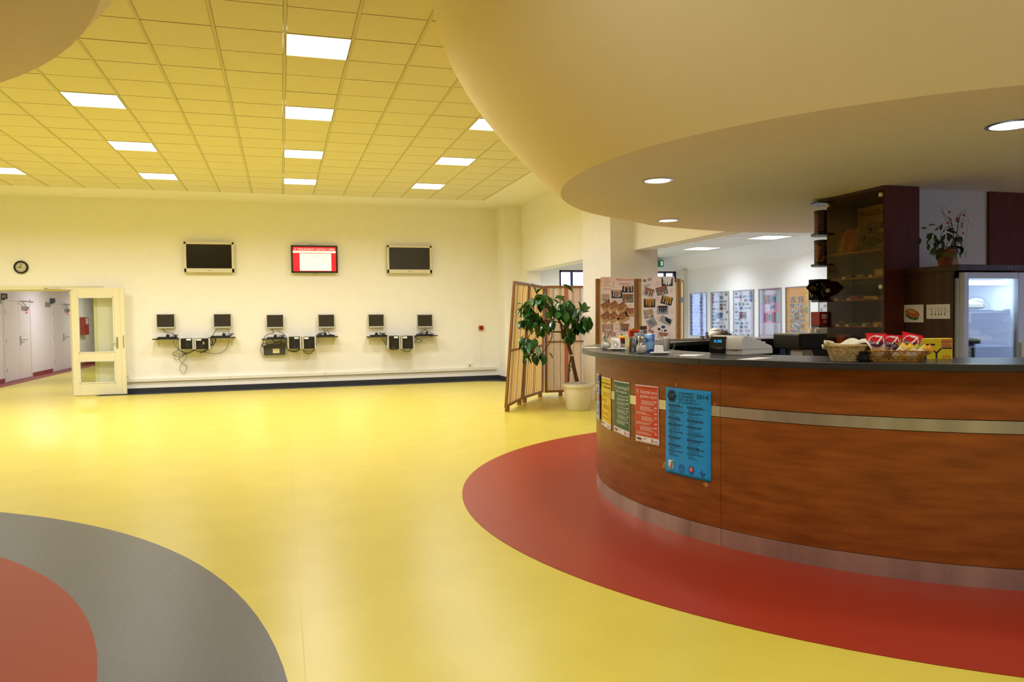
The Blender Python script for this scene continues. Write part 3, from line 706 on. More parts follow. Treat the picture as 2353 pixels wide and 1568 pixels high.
# ------------------------------------------------------------------ round bar
BC = (4.95, 5.12); RB = 2.54; ZT = 1.183
def onring(x, r, far=False, c=BC):
    """plan point where the sight line at pixel column x meets the circle r round the bar centre"""
    d = at(x, 784, Y=1.0)-Vector((0, 0, CH)); a = d.x**2+d.y**2; b = -2*(c[0]*d.x+c[1]*d.y); q = c[0]**2+c[1]**2-r*r
    s = math.sqrt(max(b*b-4*a*q, 0)); t = (-b+s)/(2*a) if far else (-b-s)/(2*a)
    return Vector((d.x*t, d.y*t, 0))
def ang(p): return math.degrees(math.atan2(p.y-BC[1], p.x-BC[0])) % 360
bar = thing('bar_counter', 'round snack bar clad in cherry wood laminate with steel bands', 'counter', (BC[0], BC[1], 0))
SEG = [38, 82.7, 142.7, 202.7, 262.7, 312]
for a0, a1 in zip(SEG, SEG[1:]):
    g = .035
    MB().arc((0, 0), RB-.03, RB, a0+g, a1-g, .885, 1.143, 44).build('upper_panel', cherry, bar, smooth=30)
    MB().arc((0, 0), RB-.03, RB, a0+g, a1-g, .115, .812, 44).build('lower_panel', cherry, bar, smooth=30)
    MB().arc((0, 0), RB-.03, RB+.002, a0+g, a1-g, .816, .881, 44).build('steel_band', steel, bar, smooth=30)
    MB().arc((0, 0), RB-.03, RB+.001, a0+g, a1-g, 0.003, .112, 44).build('kick_plate', steel, bar, smooth=30)
MB().arc((0, 0), RB-.09, RB-.032, 38, 312, .003, 1.142, 160).build('core', darkcherry, bar, smooth=30)
MB().arc((0, 0), 2.12, RB-.09, 60, 150, .93, .95, 60).build('inner_shelf', walnut, bar, smooth=30)
for a in range(62, 150, 11):
    MB().box((2.10, -.01, .02), (2.45, .01, 1.142), Matrix.Rotation(R(a), 4, 'Z')).build('upright', pm('dark_blue_laminate', '#20242f', .4), bar)
sa = ang(onring(1605, 2.66))
for a0, a1 in ((38, sa-62), (sa-62, sa), (sa, 312)):
    MB().arc((0, 0), 2.03, 2.655, a0+.03, a1-.03, 1.143, ZT, 60).build('countertop', ctop, bar, smooth=30, bevel=.003)
# ------------------------------------------------------------------ cabinet, pillar and fridge inside the bar
CX0, CX1, CY0, CY1 = 4.77, 5.13, 5.11, 5.80
struct(MB().box((5.13, 5.20, 0), (6.35, 5.85, 2.52)).build('wall_pillar', pm('pillar_plaster', '#cfcdd2', .85, var=.02, scale=6)))
t = thing('wood_panel', 'dark cherry wood cladding strip at the right of the white pillar', 'panel', (5.96, 5.18, 0))
MB().box((0, -.003, 0), (.41, .018, 2.498)).box((.392, 0.021, 0), (.41, .6, 2.498)).build('board', darkcherry, t)
cab = thing('display_cabinet', 'tall dark wood display cabinet with tinted glass doors', 'cabinet', (CX0, CY0, 0))
w, dpt = CX1-CX0, CY1-CY0
MB().box((0, 0, 0), (w-.002, .02, 2.497)).build('side_panel', darkcherry, cab); MB().box((0, dpt-.02, 0), (w-.002, dpt, 2.497)).build('side_panel', darkcherry, cab)
MB().box((w-.022, .02, 0), (w-.002, dpt-.02, 2.497)).build('back_panel', pm('cabinet_back', '#6a5638', .6, var=.15, scale=8), cab)
MB().box((0, .02, 2.44), (w-.02, dpt-.02, 2.497)).build('top_panel', walnut, cab)
MB().box((0, .02, .02), (w-.02, dpt-.02, .6)).build('plinth', darkcherry, cab)
shedge = pm('shelf_wood', '#a87444', .5, var=.2, scale=12)
SZ = [at(2032, y, X=CX0+.03).z for y in (570, 633, 685, 749)]+[at(2030, 800, X=CX0+.03).z]
for z in SZ: MB().box((.025, .02, z-.016), (w-.022, dpt-.02, z)).build('shelf', shedge, cab)
tint = glass('smoked_glass', '#e8dcb8', 0, .05, .4)
for y0, y1 in ((.004, dpt/2-.002), (dpt/2+.002, dpt-.004)):
    MB().box((-.006, y0, .61), (-.001, y1, 2.47)).build('glass_door', tint, cab)
for x, y, z in ((0, .03, at(2034, 446, X=CX0).z), (0, dpt-.02, at(1903, 473, X=CX0).z), (0, .03, at(2032, 659, X=CX0).z), (0, dpt-.02, at(1902, 668, X=CX0).z)):
    MB().cyl((-.018, y, z), (.006, y, z), .018, 16).build('door_clip', pm('clip_white', '#e2e0cf', .3), cab)
tagm = paper
for k, (z, ys) in enumerate(((SZ[1], (.18, .50)), (SZ[2], (.12, .44, .6)), (SZ[3], (.12, .25, .46, .58)))):
    for yy in ys: MB().box((.018, yy-.022, z-.010), (.022, yy+.022, z+.014), Matrix.Translation((0, 0, 0))).build('price_tag', tagm, cab)
# goods in the cabinet
def inC(y, z, dx=.12): return Vector((CX0+dx, CY0+y, z))
def bagmesh(wd, ht, th, n=8):
    """pillow bag standing in x-z plane, thick in y, crimped top and bottom"""
    vs = []; fs = []
    for side in (-1, 1):
        for j in range(n+1):
            for i in range(n+1):
                u = i/n*2-1; v = j/n; e = max(0, (1-u**4))*max(0, 1-(2*v-1)**6)
                vs.append((u*wd/2*(1-.06*math.sin(math.pi*v)), side*th/2*e**.6+side*.0006, v*ht))
    m = (n+1)**2
    for s_ in (0, 1):
        for j in range(n):
            for i in range(n):
                a = s_*m+j*(n+1)+i; q = (a, a+1, a+n+2, a+n+1); fs.append(q if s_ == 0 else q[::-1])
    return vs, fs
def bag(name, label, cat, loc, rz, wd, ht, th, mat, tilt=0, group=None, roll=0):
    t = thing(name, label, cat, loc, rz, group); t.rotation_euler = (R(tilt), R(roll), rz)
    v, f = bagmesh(wd, ht, th); MB().add(v, f).build('wrapper', mat, t, smooth=60); return t
chipm = pm('yellow_orange_foil', '#e0a818', .3, col2='#c8641c', scale=9, sharp=True, spec=.6)
t = bag('crisps_bag', 'yellow and orange crisps bag on the top cabinet shelf', 'snack bag', Vector((CX0+.11, at(1928, 560, X=CX0+.11).y, SZ[0]+.002)), R(-90), .17, .20, .06, chipm, -8)
F = Flat(planeF((-.07, -.036, .11), (.14, 0, 0), (0, 0, .055), (0, -1, 0))); F.text(ink, 'MAXX', 0, .2, 1.0, 2.4, w=1, d=1, shear=.2); F.build(t, 'lettering')
t = bag('crisps_bag', 'orange crisps bag leaning beside the yellow one in the cabinet', 'snack bag', Vector((CX0+.12, at(1953, 560, X=CX0+.12).y, SZ[0]+.002)), R(-84), .16, .22, .06, pm('orange_foil', '#c9682c', .3, col2='#a83c20', scale=9, sharp=True), -8)
pz = SZ[0]
t = thing('cake_poster', 'yellow cake poster standing in the top of the cabinet', 'poster', (CX1-.035, at(2004, 520, X=CX1-.035).y, pz+.004))
MB().box((0, -.175, 0), (.006, .175, .42)).build('sheet', pm('pale_yellow_card', '#dcc06a', .6), t)
F = Flat(planeF((-.001, .175, 0), (0, -.35, 0), (0, 0, .42), (-1, 0, 0)))
F.text(pm('brown_print', '#5a2a14', .6), 'MARLENH', .07, .79, .16, .76, w=.98, d=1)
cakem = pm('cake_print', '#a87a3c', .6, col2='#4a2c14', scale=24, sharp=True)
F.disc(cakem, .55, .30, .40, .16, 1); F.disc(cakem, .6, .55, .3, .10, 1); F.disc(pm('cake_cream', '#c9b06a', .6), .45, .38, .2, .05, 2); F.build(t, 'print')
goods = [(1, .50, .10, .03, .06, '#2a2420', 'black sweet box on the second cabinet shelf'), (1, .36, .12, .025, .05, '#8f8c88', 'silver foil chocolate on the second cabinet shelf'), (1, .14, .10, .06, .06, '#e6e2da', 'white packet at the near end of the second shelf'),
 (2, .43, .13, .03, .07, '#c0284a', 'pink red sweet packet on the third cabinet shelf'), (2, .24, .16, .022, .07, '#dfe2e8', 'white and blue chocolate bar on the third shelf'), (2, .60, .08, .03, .06, '#2c3d5c', 'dark blue packet at the far end of the third shelf'), (2, .07, .07, .12, .05, '#9ab0b8', 'upright packet of pale sticks on the third shelf'),
 (3, .58, .11, .06, .07, '#5c7a62', 'green and red gum carton on the fourth shelf'), (3, .44, .12, .025, .06, '#2f9a5a', 'green gum pack on the fourth cabinet shelf'), (3, .29, .12, .025, .06, '#3a9ac8', 'light blue gum pack on the fourth cabinet shelf'), (3, .16, .10, .03, .06, '#e0b840', 'yellow gum pack on the fourth cabinet shelf'), (3, .06, .07, .04, .06, '#c8703a', 'orange gum pack on the fourth cabinet shelf'),
 (4, .60, .12, .10, .07, '#c86a70', 'pink topped carton at the far end of the lowest shelf'), (4, .45, .12, .08, .07, '#5a2434', 'dark red carton on the lowest visible shelf'), (4, .30, .12, .09, .07, '#3a2c44', 'dark violet carton on the lowest visible shelf'), (4, .15, .10, .07, .07, '#6a3a2c', 'brown carton on the lowest visible shelf')]
for k, (s, y, wd, ht, dp, c, l) in enumerate(goods):
    p = inC(y, SZ[s]+.001, .10)
    t = thing('sweet_packet', l, 'packet', p, R(random.uniform(-6, 6)), 'sweets and cartons in the display cabinet')
    MB().box((-dp/2, -wd/2, 0), (dp/2, wd/2, ht)).build('wrapper', pm('packet_%d' % k, c, .35, var=.25, scale=30), t, bevel=.005)
    MB().box((-dp/2-.001, -wd*.3, ht*.3), (-dp/2, wd*.3, ht*.7)).build('print', pm('packet_print_%d' % k, tuple(min(1, v*1.8+.08) for v in lin(c)), .4, col2=c, sharp=True, scale=60), t)
# round corner shelves at the far end of the cabinet
rsm = pm('blue_grey_laminate', '#4c5260', .4, var=.08)
RY = CY1+.006; RX = CX0+.06
RZ = [at(1888, y, Y=RY+.1).z for y in (466, 538, 608, 690, 748)]
sh = thing('corner_shelf', 'open rounded grey shelves fixed to the far side of the cabinet', 'shelf', (RX, RY, 0))
for z in RZ:
    pts = [(.15*math.cos(R(a)), .22*math.sin(R(a))) for a in range(0, 181, 12)]
    MB().prism(pts, z-.018, z).build('shelf_board', rsm, sh)
MB().box((.12, .0, .6), (.15, .02, 2.49)).build('back_strip', rsm, sh)
def tin(z, label, c1, c2, h=.2, r=.065):
    t = thing('coffee_tin', label, 'tin', (RX-.04, RY+.09, z+.001), 0)
    MB().lathe([(r*.96, 0), (r, .005), (r, h-.01)], 28).build('body', pm(label[:12], c1, .35, col2=c2, scale=26, sharp=True), t, smooth=40)
    MB().lathe([(r*1.03, h-.012), (r*1.03, h+.008), (r*.9, h+.012)], 28).build('lid', pm('dark_lid', '#2a1612', .4), t, smooth=40)
tin(RZ[1], 'dark red coffee tin on the upper corner shelf', '#5c1f1a', '#2c100e', .20)
tin(RZ[2], 'orange and black coffee tin on the second corner shelf', '#8a4a2c', '#1f1412', .21)
gold = pm('gold_print', '#b89452', .4, metal=.3)
t = thing('coffee_box', 'black coffee box with gold scrolls on the corner shelf', 'box', (RX-.13, RY+.02, RZ[3]+.001))
MB().box((0, 0, 0), (.2, .14, .19)).build('body', pm('black_card', '#0e0c0e', .8, spec=.15), t, bevel=.003)
F = Flat(planeF((0, .14, 0), (0, -.14, 0), (0, 0, .19), (-1, 0, 0)))
F2 = Flat(planeF((0, 0, 0), (.2, 0, 0), (0, 0, .19), (0, -1, 0)))
for q in (F, F2):
    for (u, v, r_) in ((.3, .3, .16), (.4, .55, .12), (.25, .75, .1), (.7, .3, .1)): q.ring(gold, u, v, r_, r_*.8, .8)
    q.line(gold, [(.2+.1*math.sin(i*1.2), .1+i*.08) for i in range(10)], .012); q.disc(gold, .82, .55, .15, .15, 1, a0=0, a1=180, n=12)
    q.build(t, 'gold_print')
fo = at(1880, 681, Y=RY+.01)
t = thing('gold_scroll_fan', 'black fan-shaped card with gold flowers beside the coffee box', 'display card', fo)
pl = [at(x, y, Y=RY+.01)-fo for x, y in ((1854, 662), (1859, 655), (1868, 648.5), (1880, 645.5), (1886, 645.5), (1886, 682), (1880, 681), (1866, 674))]
MB().add([tuple(p) for p in pl]+[(p.x, p.y+.012, p.z) for p in pl], [tuple(range(7, -1, -1)), tuple(range(8, 16))]+[(i, i+8, (i+1) % 8+8, (i+1) % 8) for i in range(8)]).build('card', pm('black_card', '#0e0c0e', .8, spec=.15), t)
F = Flat(lambda u, v, d: at(1852+34*u, 684-40*v, Y=RY+.01-d)-fo)
for (u, v, r_) in ((.3, .55, .08), (.45, .62, .07), (.6, .5, .09), (.75, .75, .07)): F.ring(gold, u, v, r_, r_*1.1, .55)
F.line(gold, [(.2+.07*i, .5+.1*math.sin(i*1.6)) for i in range(9)], .01); F.build(t, 'gold_print')
t = thing('tea_box', 'red box lettered in white on the lowest corner shelf', 'box', (RX-.13, RY+.01, RZ[4]+.001))
MB().box((0, 0, 0), (.2, .12, .125)).build('body', pm('red_card', '#a8181c', .4), t, bevel=.003)
for F in (Flat(planeF((0, 0, 0), (.2, 0, 0), (0, 0, .125), (0, -1, 0))),):
    F.rect(paper, .12, .5, .95, .82); F.text(pm('red_card', '#a8181c', .4), 'BARISTA', .15, .56, .26, 1.6, w=.78, d=2)
    for i in range(4): F.rect(paper, .2, .38-.07*i, .9, .40-.07*i)
    F.build(t, 'lettering')
# side panel and fridge
FX0, FX1, FY0, FY1 = 5.01, 5.625, 4.61, 5.08
t = thing('fridge_housing', 'dark brown laminate housing round the glass door fridge', 'cabinet', (FX0-.02, FY0, 0))
MB().box((-.018, .02, 0), (.0, .485, 1.765)).build('side_panel', walnut, t); MB().box((-.03, -.04, 1.765), (.66, .485, 1.812)).build('top_board', walnut, t, bevel=.003)
MB().box((.46, -.042, 1.778), (.475, -.04, 1.80)).build('hook_mark', black_p, t); MB().box((.49, -.042, 1.778), (.505, -.04, 1.80)).build('hook_mark', black_p, t)
fw = pm('fridge_white', '#e9ecef', .35, var=.02); ff = pm('fridge_frame', '#b9bdd0', .35, var=.03)
fr = thing('drinks_fridge', 'glass door fridge with lit interior and bread on its shelves', 'fridge', (FX0, FY0, 0))
W_, D_ = FX1-FX0, FY1-FY0
m = MB().box((0, .01, 0), (.03, D_, 1.755)).box((W_-.03, .01, 0), (W_, D_, 1.755)).box((0, D_-.03, 0), (W_, D_, 1.755)).box((0, .01, 1.71), (W_, D_, 1.755)).box((0, .01, 0), (W_, D_, .3))
m.build('body', fw, fr)
gx0 = at(2215, 700, Y=FY0).x-FX0; gx1 = at(2328, 700, Y=FY0).x-FX0; gz1 = at(2215, 641, Y=FY0).z
door = MB().box((0, -.045, .25), (gx0, .005, 1.752)).box((gx1, -.045, .25), (W_, .005, 1.752)).box((gx0, -.045, gz1), (gx1, .005, 1.752)).box((gx0, -.045, .25), (gx1, .005, .38)).build('door', ff, fr, bevel=.004)
MB().box((gx0, -.025, .38), (gx1, -.018, gz1)).build('glass_pane', glass('fridge_glass', '#eef6fa', .2), door)
MB().box((W_-.05, -.06, .9), (W_-.03, -.045, 1.2)).build('door_grip', grey_p, door)
MB().box((gx0+.01, .03, gz1-.045), (gx1-.01, .08, gz1-.01)).build('light_tube', pm('fridge_tube', '#ffffff', .4, emit=('#e8f6ff', 9)), fr)
FZ = [at(2260, 716, Y=FY0+.1).z, at(2260, 794, Y=FY0+.1).z]
for z in FZ: MB().box((.03, .03, z-.012), (W_-.10, D_-.04, z)).build('shelf', pm('fridge_shelf', '#cfd8e0', .25), fr)
m = MB()
for k in range(9): m.box((W_-.10, .06, gz1-.25-k*.085), (W_-.03, D_-.04, gz1-.235-k*.085))
for k in range(9): MB().box((W_-.10, .06, gz1-.25-k*.085), (W_-.03, D_-.04, gz1-.238-k*.085)).build('shelf_rail', fw, fr)
for z in FZ:
    t2 = MB().box((gx0+.0, -.016, z-.085), (gx0+.055, -.014, z-.005)).build('price_label', paper, fr)
    F = Flat(planeF((gx0, -.016, z-.085), (.055, 0, 0), (0, 0, .08), (0, -1, 0)))
    F.text(ink, 'Sajtos', .05, .72, .2, .7, w=.85); F.text(ink, 'bageta', .05, .42, .2, .7, w=.9); F.text(ink, '.70 €', .2, .12, .2, .7, w=.6); F.build(t2, 'lettering')
area('fridge_lamp', (FX0+W_/2, FY0+.10, gz1-.05), .4, 2.4, (.86, .95, 1), 180, 'RECTANGLE', .05)
bread = pm('bread_crust', '#c99a62', .6, col2='#e2c89c', scale=14)
def baguette(p, l, rz, label):
    t = thing('baguette', label, 'bread', p, rz, 'filled baguettes in the fridge')
    MB().ball((0, 0, .035), l/2, 14, (1, .036/(l/2)*1.0, .034/(l/2))).build('crust', bread, t, smooth=60)
    MB().ball((0, -.012, .026), l/2*.96, 12, (1, .034/(l/2), .010/(l/2))).build('filling', pm('lettuce_filling', '#d8d8b0', .6, col2='#8aa25a', scale=30), t, smooth=60)
baguette((FX0+.325, FY0+.16, FZ[0]+.012), .26, R(4), 'long baguette under the clear dome on the upper fridge shelf')
for k, (x, y, dz) in enumerate(((.31, .14, 0), (.36, .20, .045), (.43, .15, 0), (.36, .30, 0))):
    baguette((FX0+x, FY0+y, FZ[1]+dz+.012), .17, R(-20+k*12), ['baguette at the near left of the lower fridge shelf', 'baguette lying on top of the others in the fridge', 'baguette at the right end of the lower fridge shelf', 'baguette at the back of the lower fridge shelf'][k])
t = thing('cake_dome', 'clear plastic dome over the bread in the fridge', 'dome', (FX0+.33, FY0+.19, FZ[0]+.001))
MB().lathe([(.155*math.cos(R(a)), .012+.12*math.sin(R(a))) for a in range(0, 86, 8)], 28, Matrix.Diagonal((1, .8, 1, 1)), cap=False).build('dome', glass('dome_plastic', '#f6fafc', .4), t, smooth=60)
MB().lathe([(.17, 0), (.175, .010)], 28, Matrix.Diagonal((1, .8, 1, 1))).build('tray', pm('dark_tray', '#26303a', .4), t, smooth=40)
t = thing('bread_tray', 'blue plastic tray under the baguettes in the fridge', 'tray', (FX0+.34, FY0+.2, FZ[1]+.001))
MB().box((-.17, -.12, 0), (.17, .14, .008)).build('tray', pm('blue_tray', '#2a5a9a', .4), t, bevel=.003)
# sandwich and drawing sheets on the side panel (facing the hall)
XS = FX0-.0395
def sidesheet(x0, y0, x1, y1, label, kind):
    a = at(x0, y1, X=XS); b = at(x1, y0, X=XS)
    t = thing('paper_sheet', label, 'sheet', (XS, a.y, a.z))
    wY = b.y-a.y; hZ = b.z-a.z      # wY negative: nearer
    MB().box((-.001, min(0, wY), 0), (.001, max(0, wY), hZ)).build('sheet', paper, t)
    F = Flat(planeF((-.0012, 0, 0), (0, wY, 0), (0, 0, hZ), (-1, 0, 0)))
    if kind == 0:
        F.disc(pm('lettuce_print', '#5a8a58', .6, col2='#2f5a3c', scale=60, sharp=True), .48, .36, .34, .2, 1, rot=-28)
        F.disc(pm('bread_print', '#d8894e', .6, col2='#b8603a', scale=40, sharp=True), .5, .52, .36, .22, 2, rot=-30)
        F.disc(pm('sesame_print', '#e8a870', .6), .45, .62, .2, .07, 3, rot=-30)
    else:
        for i, u in enumerate((.2, .36, .5, .62, .76)):
            F.line(ink, [(u-.04, .72), (u, .8-.05*(i % 2)), (u+.05, .62), (u+.03, .35)], .006); F.disc(ink, u+.03, .3, .02, .07)
        F.line(ink, [(.1, .75), (.25, .6)], .005); F.line(ink, [(.8, .7), (.92, .55), (.8, .4)], .005)
    F.build(t, 'print')
sidesheet(2073, 700, 2122, 741, 'white sheet with a sandwich picture taped to the housing', 0)
sidesheet(2129, 699, 2183, 733, 'white sheet with small black ink drawings on the housing', 1)
# plant and vase on the housing
zt = 1.813
terr = pm('terracotta', '#7c3a26', .7, var=.15, scale=14)
pp = at(2171, 611, Z=zt); pp = Vector((FX0+.12, FY0+.06, zt)) if pp.y > 5.1 or pp.y < 4.5 else pp
pp = Vector((at(2172, 600, Y=4.72).x, 4.72, zt))
t = thing('potted_plant', 'green leafy plant in a terracotta pot on the fridge housing', 'plant', pp)
MB().lathe([(.045, 0), (.062, .07), (.07, .10), (.074, .10), (.074, .125), (.064, .125), (.06, .11)], 24).build('pot', terr, t, smooth=40)
MB().lathe([(.062, .11), (.02, .115)], 20).build('soil', pm('soil', '#2c2018', .9, var=.4, scale=60), t)
dg = pm('houseplant_leaf', '#1f4a1c', .4, col2='#12330f', scale=12); dg2 = pm('dry_leaf_wrap', '#7a7430', .6, col2='#5a4a1e', scale=30)
lm = leaf_mesh('leaf', dg, 1, .5, .25)
m = None; rr = random.Random(3)
def addleaf(par, me, pos, d, size, roll=0., nm='leaf'):
    o = D.objects.new(nm, me); COL.objects.link(o); o.parent = par
    d = Vector(d).normalized(); q = d.to_track_quat('Y', 'Z'); o.rotation_mode = 'QUATERNION'; o.rotation_quaternion = q @ Matrix.Rotation(roll, 3, 'Y').to_quaternion()
    o.location = pos; o.scale = (size, size, size); return o
STEMS = [((2172, 585), (2150, 560), (2138, 548)), ((2172, 585), (2140, 555), (2113, 538)), ((2172, 585), (2168, 545), (2165, 522)), ((2172, 585), (2188, 555), (2200, 545)), ((2172, 585), (2195, 572), (2204, 588)), ((2172, 585), (2155, 575), (2148, 582))]
sb = MB()
for st_ in STEMS:
    P3 = [at(x, y, Y=4.72)-pp+Vector((0, rr.uniform(-.04, .04)*i, 0)) for i, (x, y) in enumerate(st_)]; sp = spline(P3, 5); MB().tube(sp, .003, 5, .0015).build('stem', dg, t)
LEAFPX = [(2113, 538, 200), (2112, 545, 250), (2122, 549, 240), (2138, 536, 215), (2140, 520, 170), (2133, 560, 250), (2143, 556, 260), (2150, 548, 270), (2148, 534, 300), (2157, 524, 160), (2163, 528, 200), (2170, 524, 20), (2152, 575, 265), (2145, 570, 230), (2160, 550, 270), (2166, 545, 280), (2172, 540, 290), (2180, 540, 320), (2188, 548, 300), (2194, 556, 310), (2200, 566, 290), (2203, 578, 280), (2176, 560, 275), (2168, 566, 265), (2160, 568, 250), (2184, 565, 300), (2192, 572, 285), (2155, 585, 210), (2170, 575, 300), (2178, 574, 250), (2196, 545, 330), (2186, 530, 350), (2166, 516, 185), (2174, 552, 255), (2160, 540, 240)]
for x, y, a in LEAFPX+[(x+rr.uniform(-7, 7), y+rr.uniform(-6, 7), a+rr.uniform(-40, 40)) for x, y, a in LEAFPX if x > 2135]:
    p = at(x, y, Y=4.72)-pp; p.y = rr.uniform(-.06, .05)
    addleaf(t, lm, p, (math.cos(R(a)), rr.uniform(-.5, .3), math.sin(R(a))), rr.uniform(.048, .072), rr.uniform(-.9, .9))
lw = leaf_mesh('dry_leaf', dg2, 1, .7, .1)
for k in range(9):
    a = R(200+k*17); addleaf(t, lw, (.066*math.cos(a), .066*math.sin(a), .115), (math.cos(a)*.25, math.sin(a)*.25, -1), .06, 0, 'dry_leaf')
vp = Vector((at(2203, 600, Y=4.75).x, 4.77, zt))
t = thing('flower_vase', 'slim white vase with dried twigs and orange balls', 'vase', vp)
MB().lathe([(.026, 0), (.028, .01), (.022, .05), (.012, .095), (.014, .12), (.011, .12), (.010, .09)], 20).build('vase', pm('white_ceramic', '#d8d4c8', .3), t, smooth=50)
twm = pm('dark_twig', '#14201c', .6)
TW = [[(2203, 586), (2200, 560), (2203, 520), (2204, 492)], [(2203, 586), (2197, 560), (2186, 520), (2177, 500)], [(2186, 520), (2172, 505), (2158, 480), (2139, 463)], [(2184, 515), (2170, 497), (2155, 487), (2142, 487)], [(2180, 505), (2165, 490), (2168, 474), (2178, 478), (2185, 490), (2200, 495)],
      [(2203, 520), (2215, 500), (2222, 497), (2227, 505), (2218, 540), (2210, 580)], [(2204, 500), (2212, 488), (2222, 488), (2232, 497), (2234, 505)], [(2203, 510), (2218, 505), (2230, 512), (2232, 530)], [(2185, 512), (2195, 518), (2202, 530)], [(2204, 492), (2212, 484), (2217, 487), (2218, 480)]]
for k, tw in enumerate(TW):
    P3 = [at(x, y, Y=4.77)-vp+Vector((0, .015*math.sin(i*1.3+k), 0)) for i, (x, y) in enumerate(tw)]
    MB().tube(spline(P3, 6), .0042 if k < 2 else .0013, 5, .003 if k < 2 else .0006).build('twig', twm, t)
ob = pm('orange_ball', '#b8604a', .7, var=.2, scale=60)
for x, y, r_ in ((2181.5, 487.5, .0105), (2184.5, 505, .0085), (2177.5, 513, .010), (2214.7, 494, .011), (2211, 514.5, .009), (2210, 521, .009), (2213, 536, .0085), (2205.5, 547, .009), (2210, 553, .0095), (2208.7, 567, .0085), (2202, 541, .007), (2201, 560, .007)):
    MB().ball(at(x, y, Y=4.75)-vp, r_, 12).build('ball', ob, t, smooth=60)
MB().ball(at(2199.5, 505, Y=4.76)-vp, .012, 12, (.9, .9, 2.0)).build('seed_pod', pm('pod_red', '#8a4440', .7, var=.3, scale=50), t, smooth=60)
# ------------------------------------------------------------------ espresso machine behind the cabinet
ey = 6.35; a = at(1837, 800, Y=ey); zt_ = at(1860, 768, Y=ey).z; zb_ = at(1860, 803, Y=ey).z
t = thing('espresso_machine', 'black coffee machine beside the glass cabinet', 'coffee machine', (a.x, ey, .95))
MB().box((0, 0, zb_-.95), (.62, .42, zt_-.95)).build('body', black_p, t, bevel=.012)
MB().box((.2, .06, .02), (.62, .40, zb_-.94)).build('back_housing', black_p, t)
MB().add([(.05, .02, 0), (.22, .02, 0), (.16, .02, zb_-.95-.005), (.05, .02, zb_-.95-.005), (.05, .2, 0), (.22, .2, 0), (.16, .2, zb_-.95-.005), (.05, .2, zb_-.95-.005)], [(0, 1, 2, 3), (7, 6, 5, 4), (0, 4, 5, 1), (1, 5, 6, 2), (2, 6, 7, 3), (3, 7, 4, 0)]).build('leg_panel', grey_p, t)
MB().box((0, .005, zt_-.95), (.62, .42, zt_-.95+.008)).build('cup_tray', steel2, t)
t = thing('work_table', 'low work table under the coffee machine, hidden by the counter', 'table', (a.x-.1, ey-.1, 0))
MB().box((0, 0, .91), (.9, .62, .945)).build('tabletop', walnut, t)
for q in ((.03, .03), (.83, .03), (.03, .55), (.83, .55)): MB().box((q[0], q[1], 0), (q[0]+.04, q[1]+.04, .91)).build('leg', walnut, t)
porc = pm('white_porcelain', '#f1eeea', .18, var=.01, spec=.6)
cupprof = [(.020, 0), (.024, .004), (.036, .03), (.042, .062), (.039, .062), (.033, .03), (.018, .008)]
def cup(loc, label, up=True, s=1., group='white cups', rz=0):
    t = thing('cup', label, 'cup', loc, rz, group); M = Matrix.Diagonal((s, s, s, 1))
    if not up: M = Matrix.Translation((0, 0, .062*s)) @ Matrix.Diagonal((s, s, -s, 1))
    MB().lathe(cupprof, 22, M, cap=True).build('body', porc, t, smooth=50)
    MB().tube([M @ Vector(p) for p in ((.036, 0, .048), (.055, 0, .05), (.062, 0, .036), (.052, 0, .02), (.034, 0, .02))], .0045*s, 6).build('handle', porc, t, smooth=60)
    return t
for k, (x, dy, s) in enumerate(((1866, .12, .95), (1873, .25, .95), (1884, .10, 1.05), (1893, .24, 1.0), (1876, .08, .7))):
    q = at(x, 768, Y=ey+dy); cup((q.x, ey+dy, zt_+.009), ['upturned cup at the left on the coffee machine', 'upturned cup behind on the coffee machine', 'larger upturned cup nearest the cabinet on the machine', 'upturned cup at the back near the cabinet on the machine', 'smallest upturned cup in front on the machine'][k], False, s, 'upturned cups on the coffee machine', R(40*k))
# ------------------------------------------------------------------ things on the front counter
def ct_(x, y): 
    p = at(x, y, Z=ZT); c = Vector((BC[0], BC[1], 0)); d = Vector((p.x, p.y, 0))-c
    r = min(max(d.length, 2.1), 2.6)
    if d.length > 2.6 or d.length < 2.1: q = onring(x, r); return Vector((q.x, q.y, ZT))
    return p
clear = glass('clear_glass', '#f2f4f2', .5); sugar = pm('white_sugar', '#f3f0ec', .8, var=.06, scale=400)
def sugar_jar(p, label, s=1.):
    t = thing('sugar_pourer', label, 'sugar jar', p, 0, 'glass sugar pourers on the counter'); M = Matrix.Diagonal((s, s, s, 1))
    pr = [(.026, 0), (.034, .01), (.037, .03), (.034, .05), (.024, .068), (.021, .078), (.022, .095)]
    MB().lathe(pr, 26, M, cap=True).build('glass_body', clear, t, smooth=60)
    MB().lathe([(.024, .002), (.032, .011), (.035, .03), (.031, .048), (.020, .055)], 26, M).build('sugar', sugar, t, smooth=50)
    MB().lathe([(.026, .092), (.026, .104), (.020, .110), (.008, .112)], 24, M).build('steel_cap', steel2, t, smooth=40)
    MB().cyl((0, 0, .06*s), (0, 0, .142*s), .0062*s, 12).build('pouring_tube', steel2, t, smooth=40)
def place(x, r): q = onring(x, r); return Vector((q.x, q.y, ZT))
sugar_jar(place(1391, 2.50), 'glass sugar pourer at the tip of the counter, left of the cups', 1.03)
sugar_jar(place(1474, 2.50), 'glass sugar pourer standing in front of the blue bag', 1.08)
def saucer(p, label, r=.07):
    t = thing('saucer', label, 'saucer', p, 0, 'white saucers on the counter')
    MB().lathe([(r*.55, 0), (r*.58, .005), (r, .016), (r*.99, .019), (r*.5, .008)], 32).build('plate', porc, t, smooth=50); return t
flatcup = [(.030, 0), (.033, .003), (.0365, .03), (.0385, .066), (.0365, .066), (.034, .03), (.028, .006)]
cupprof = flatcup
s1 = place(1417, 2.46); saucer(s1, 'white saucer under the tall white cups, left on the counter', .076)
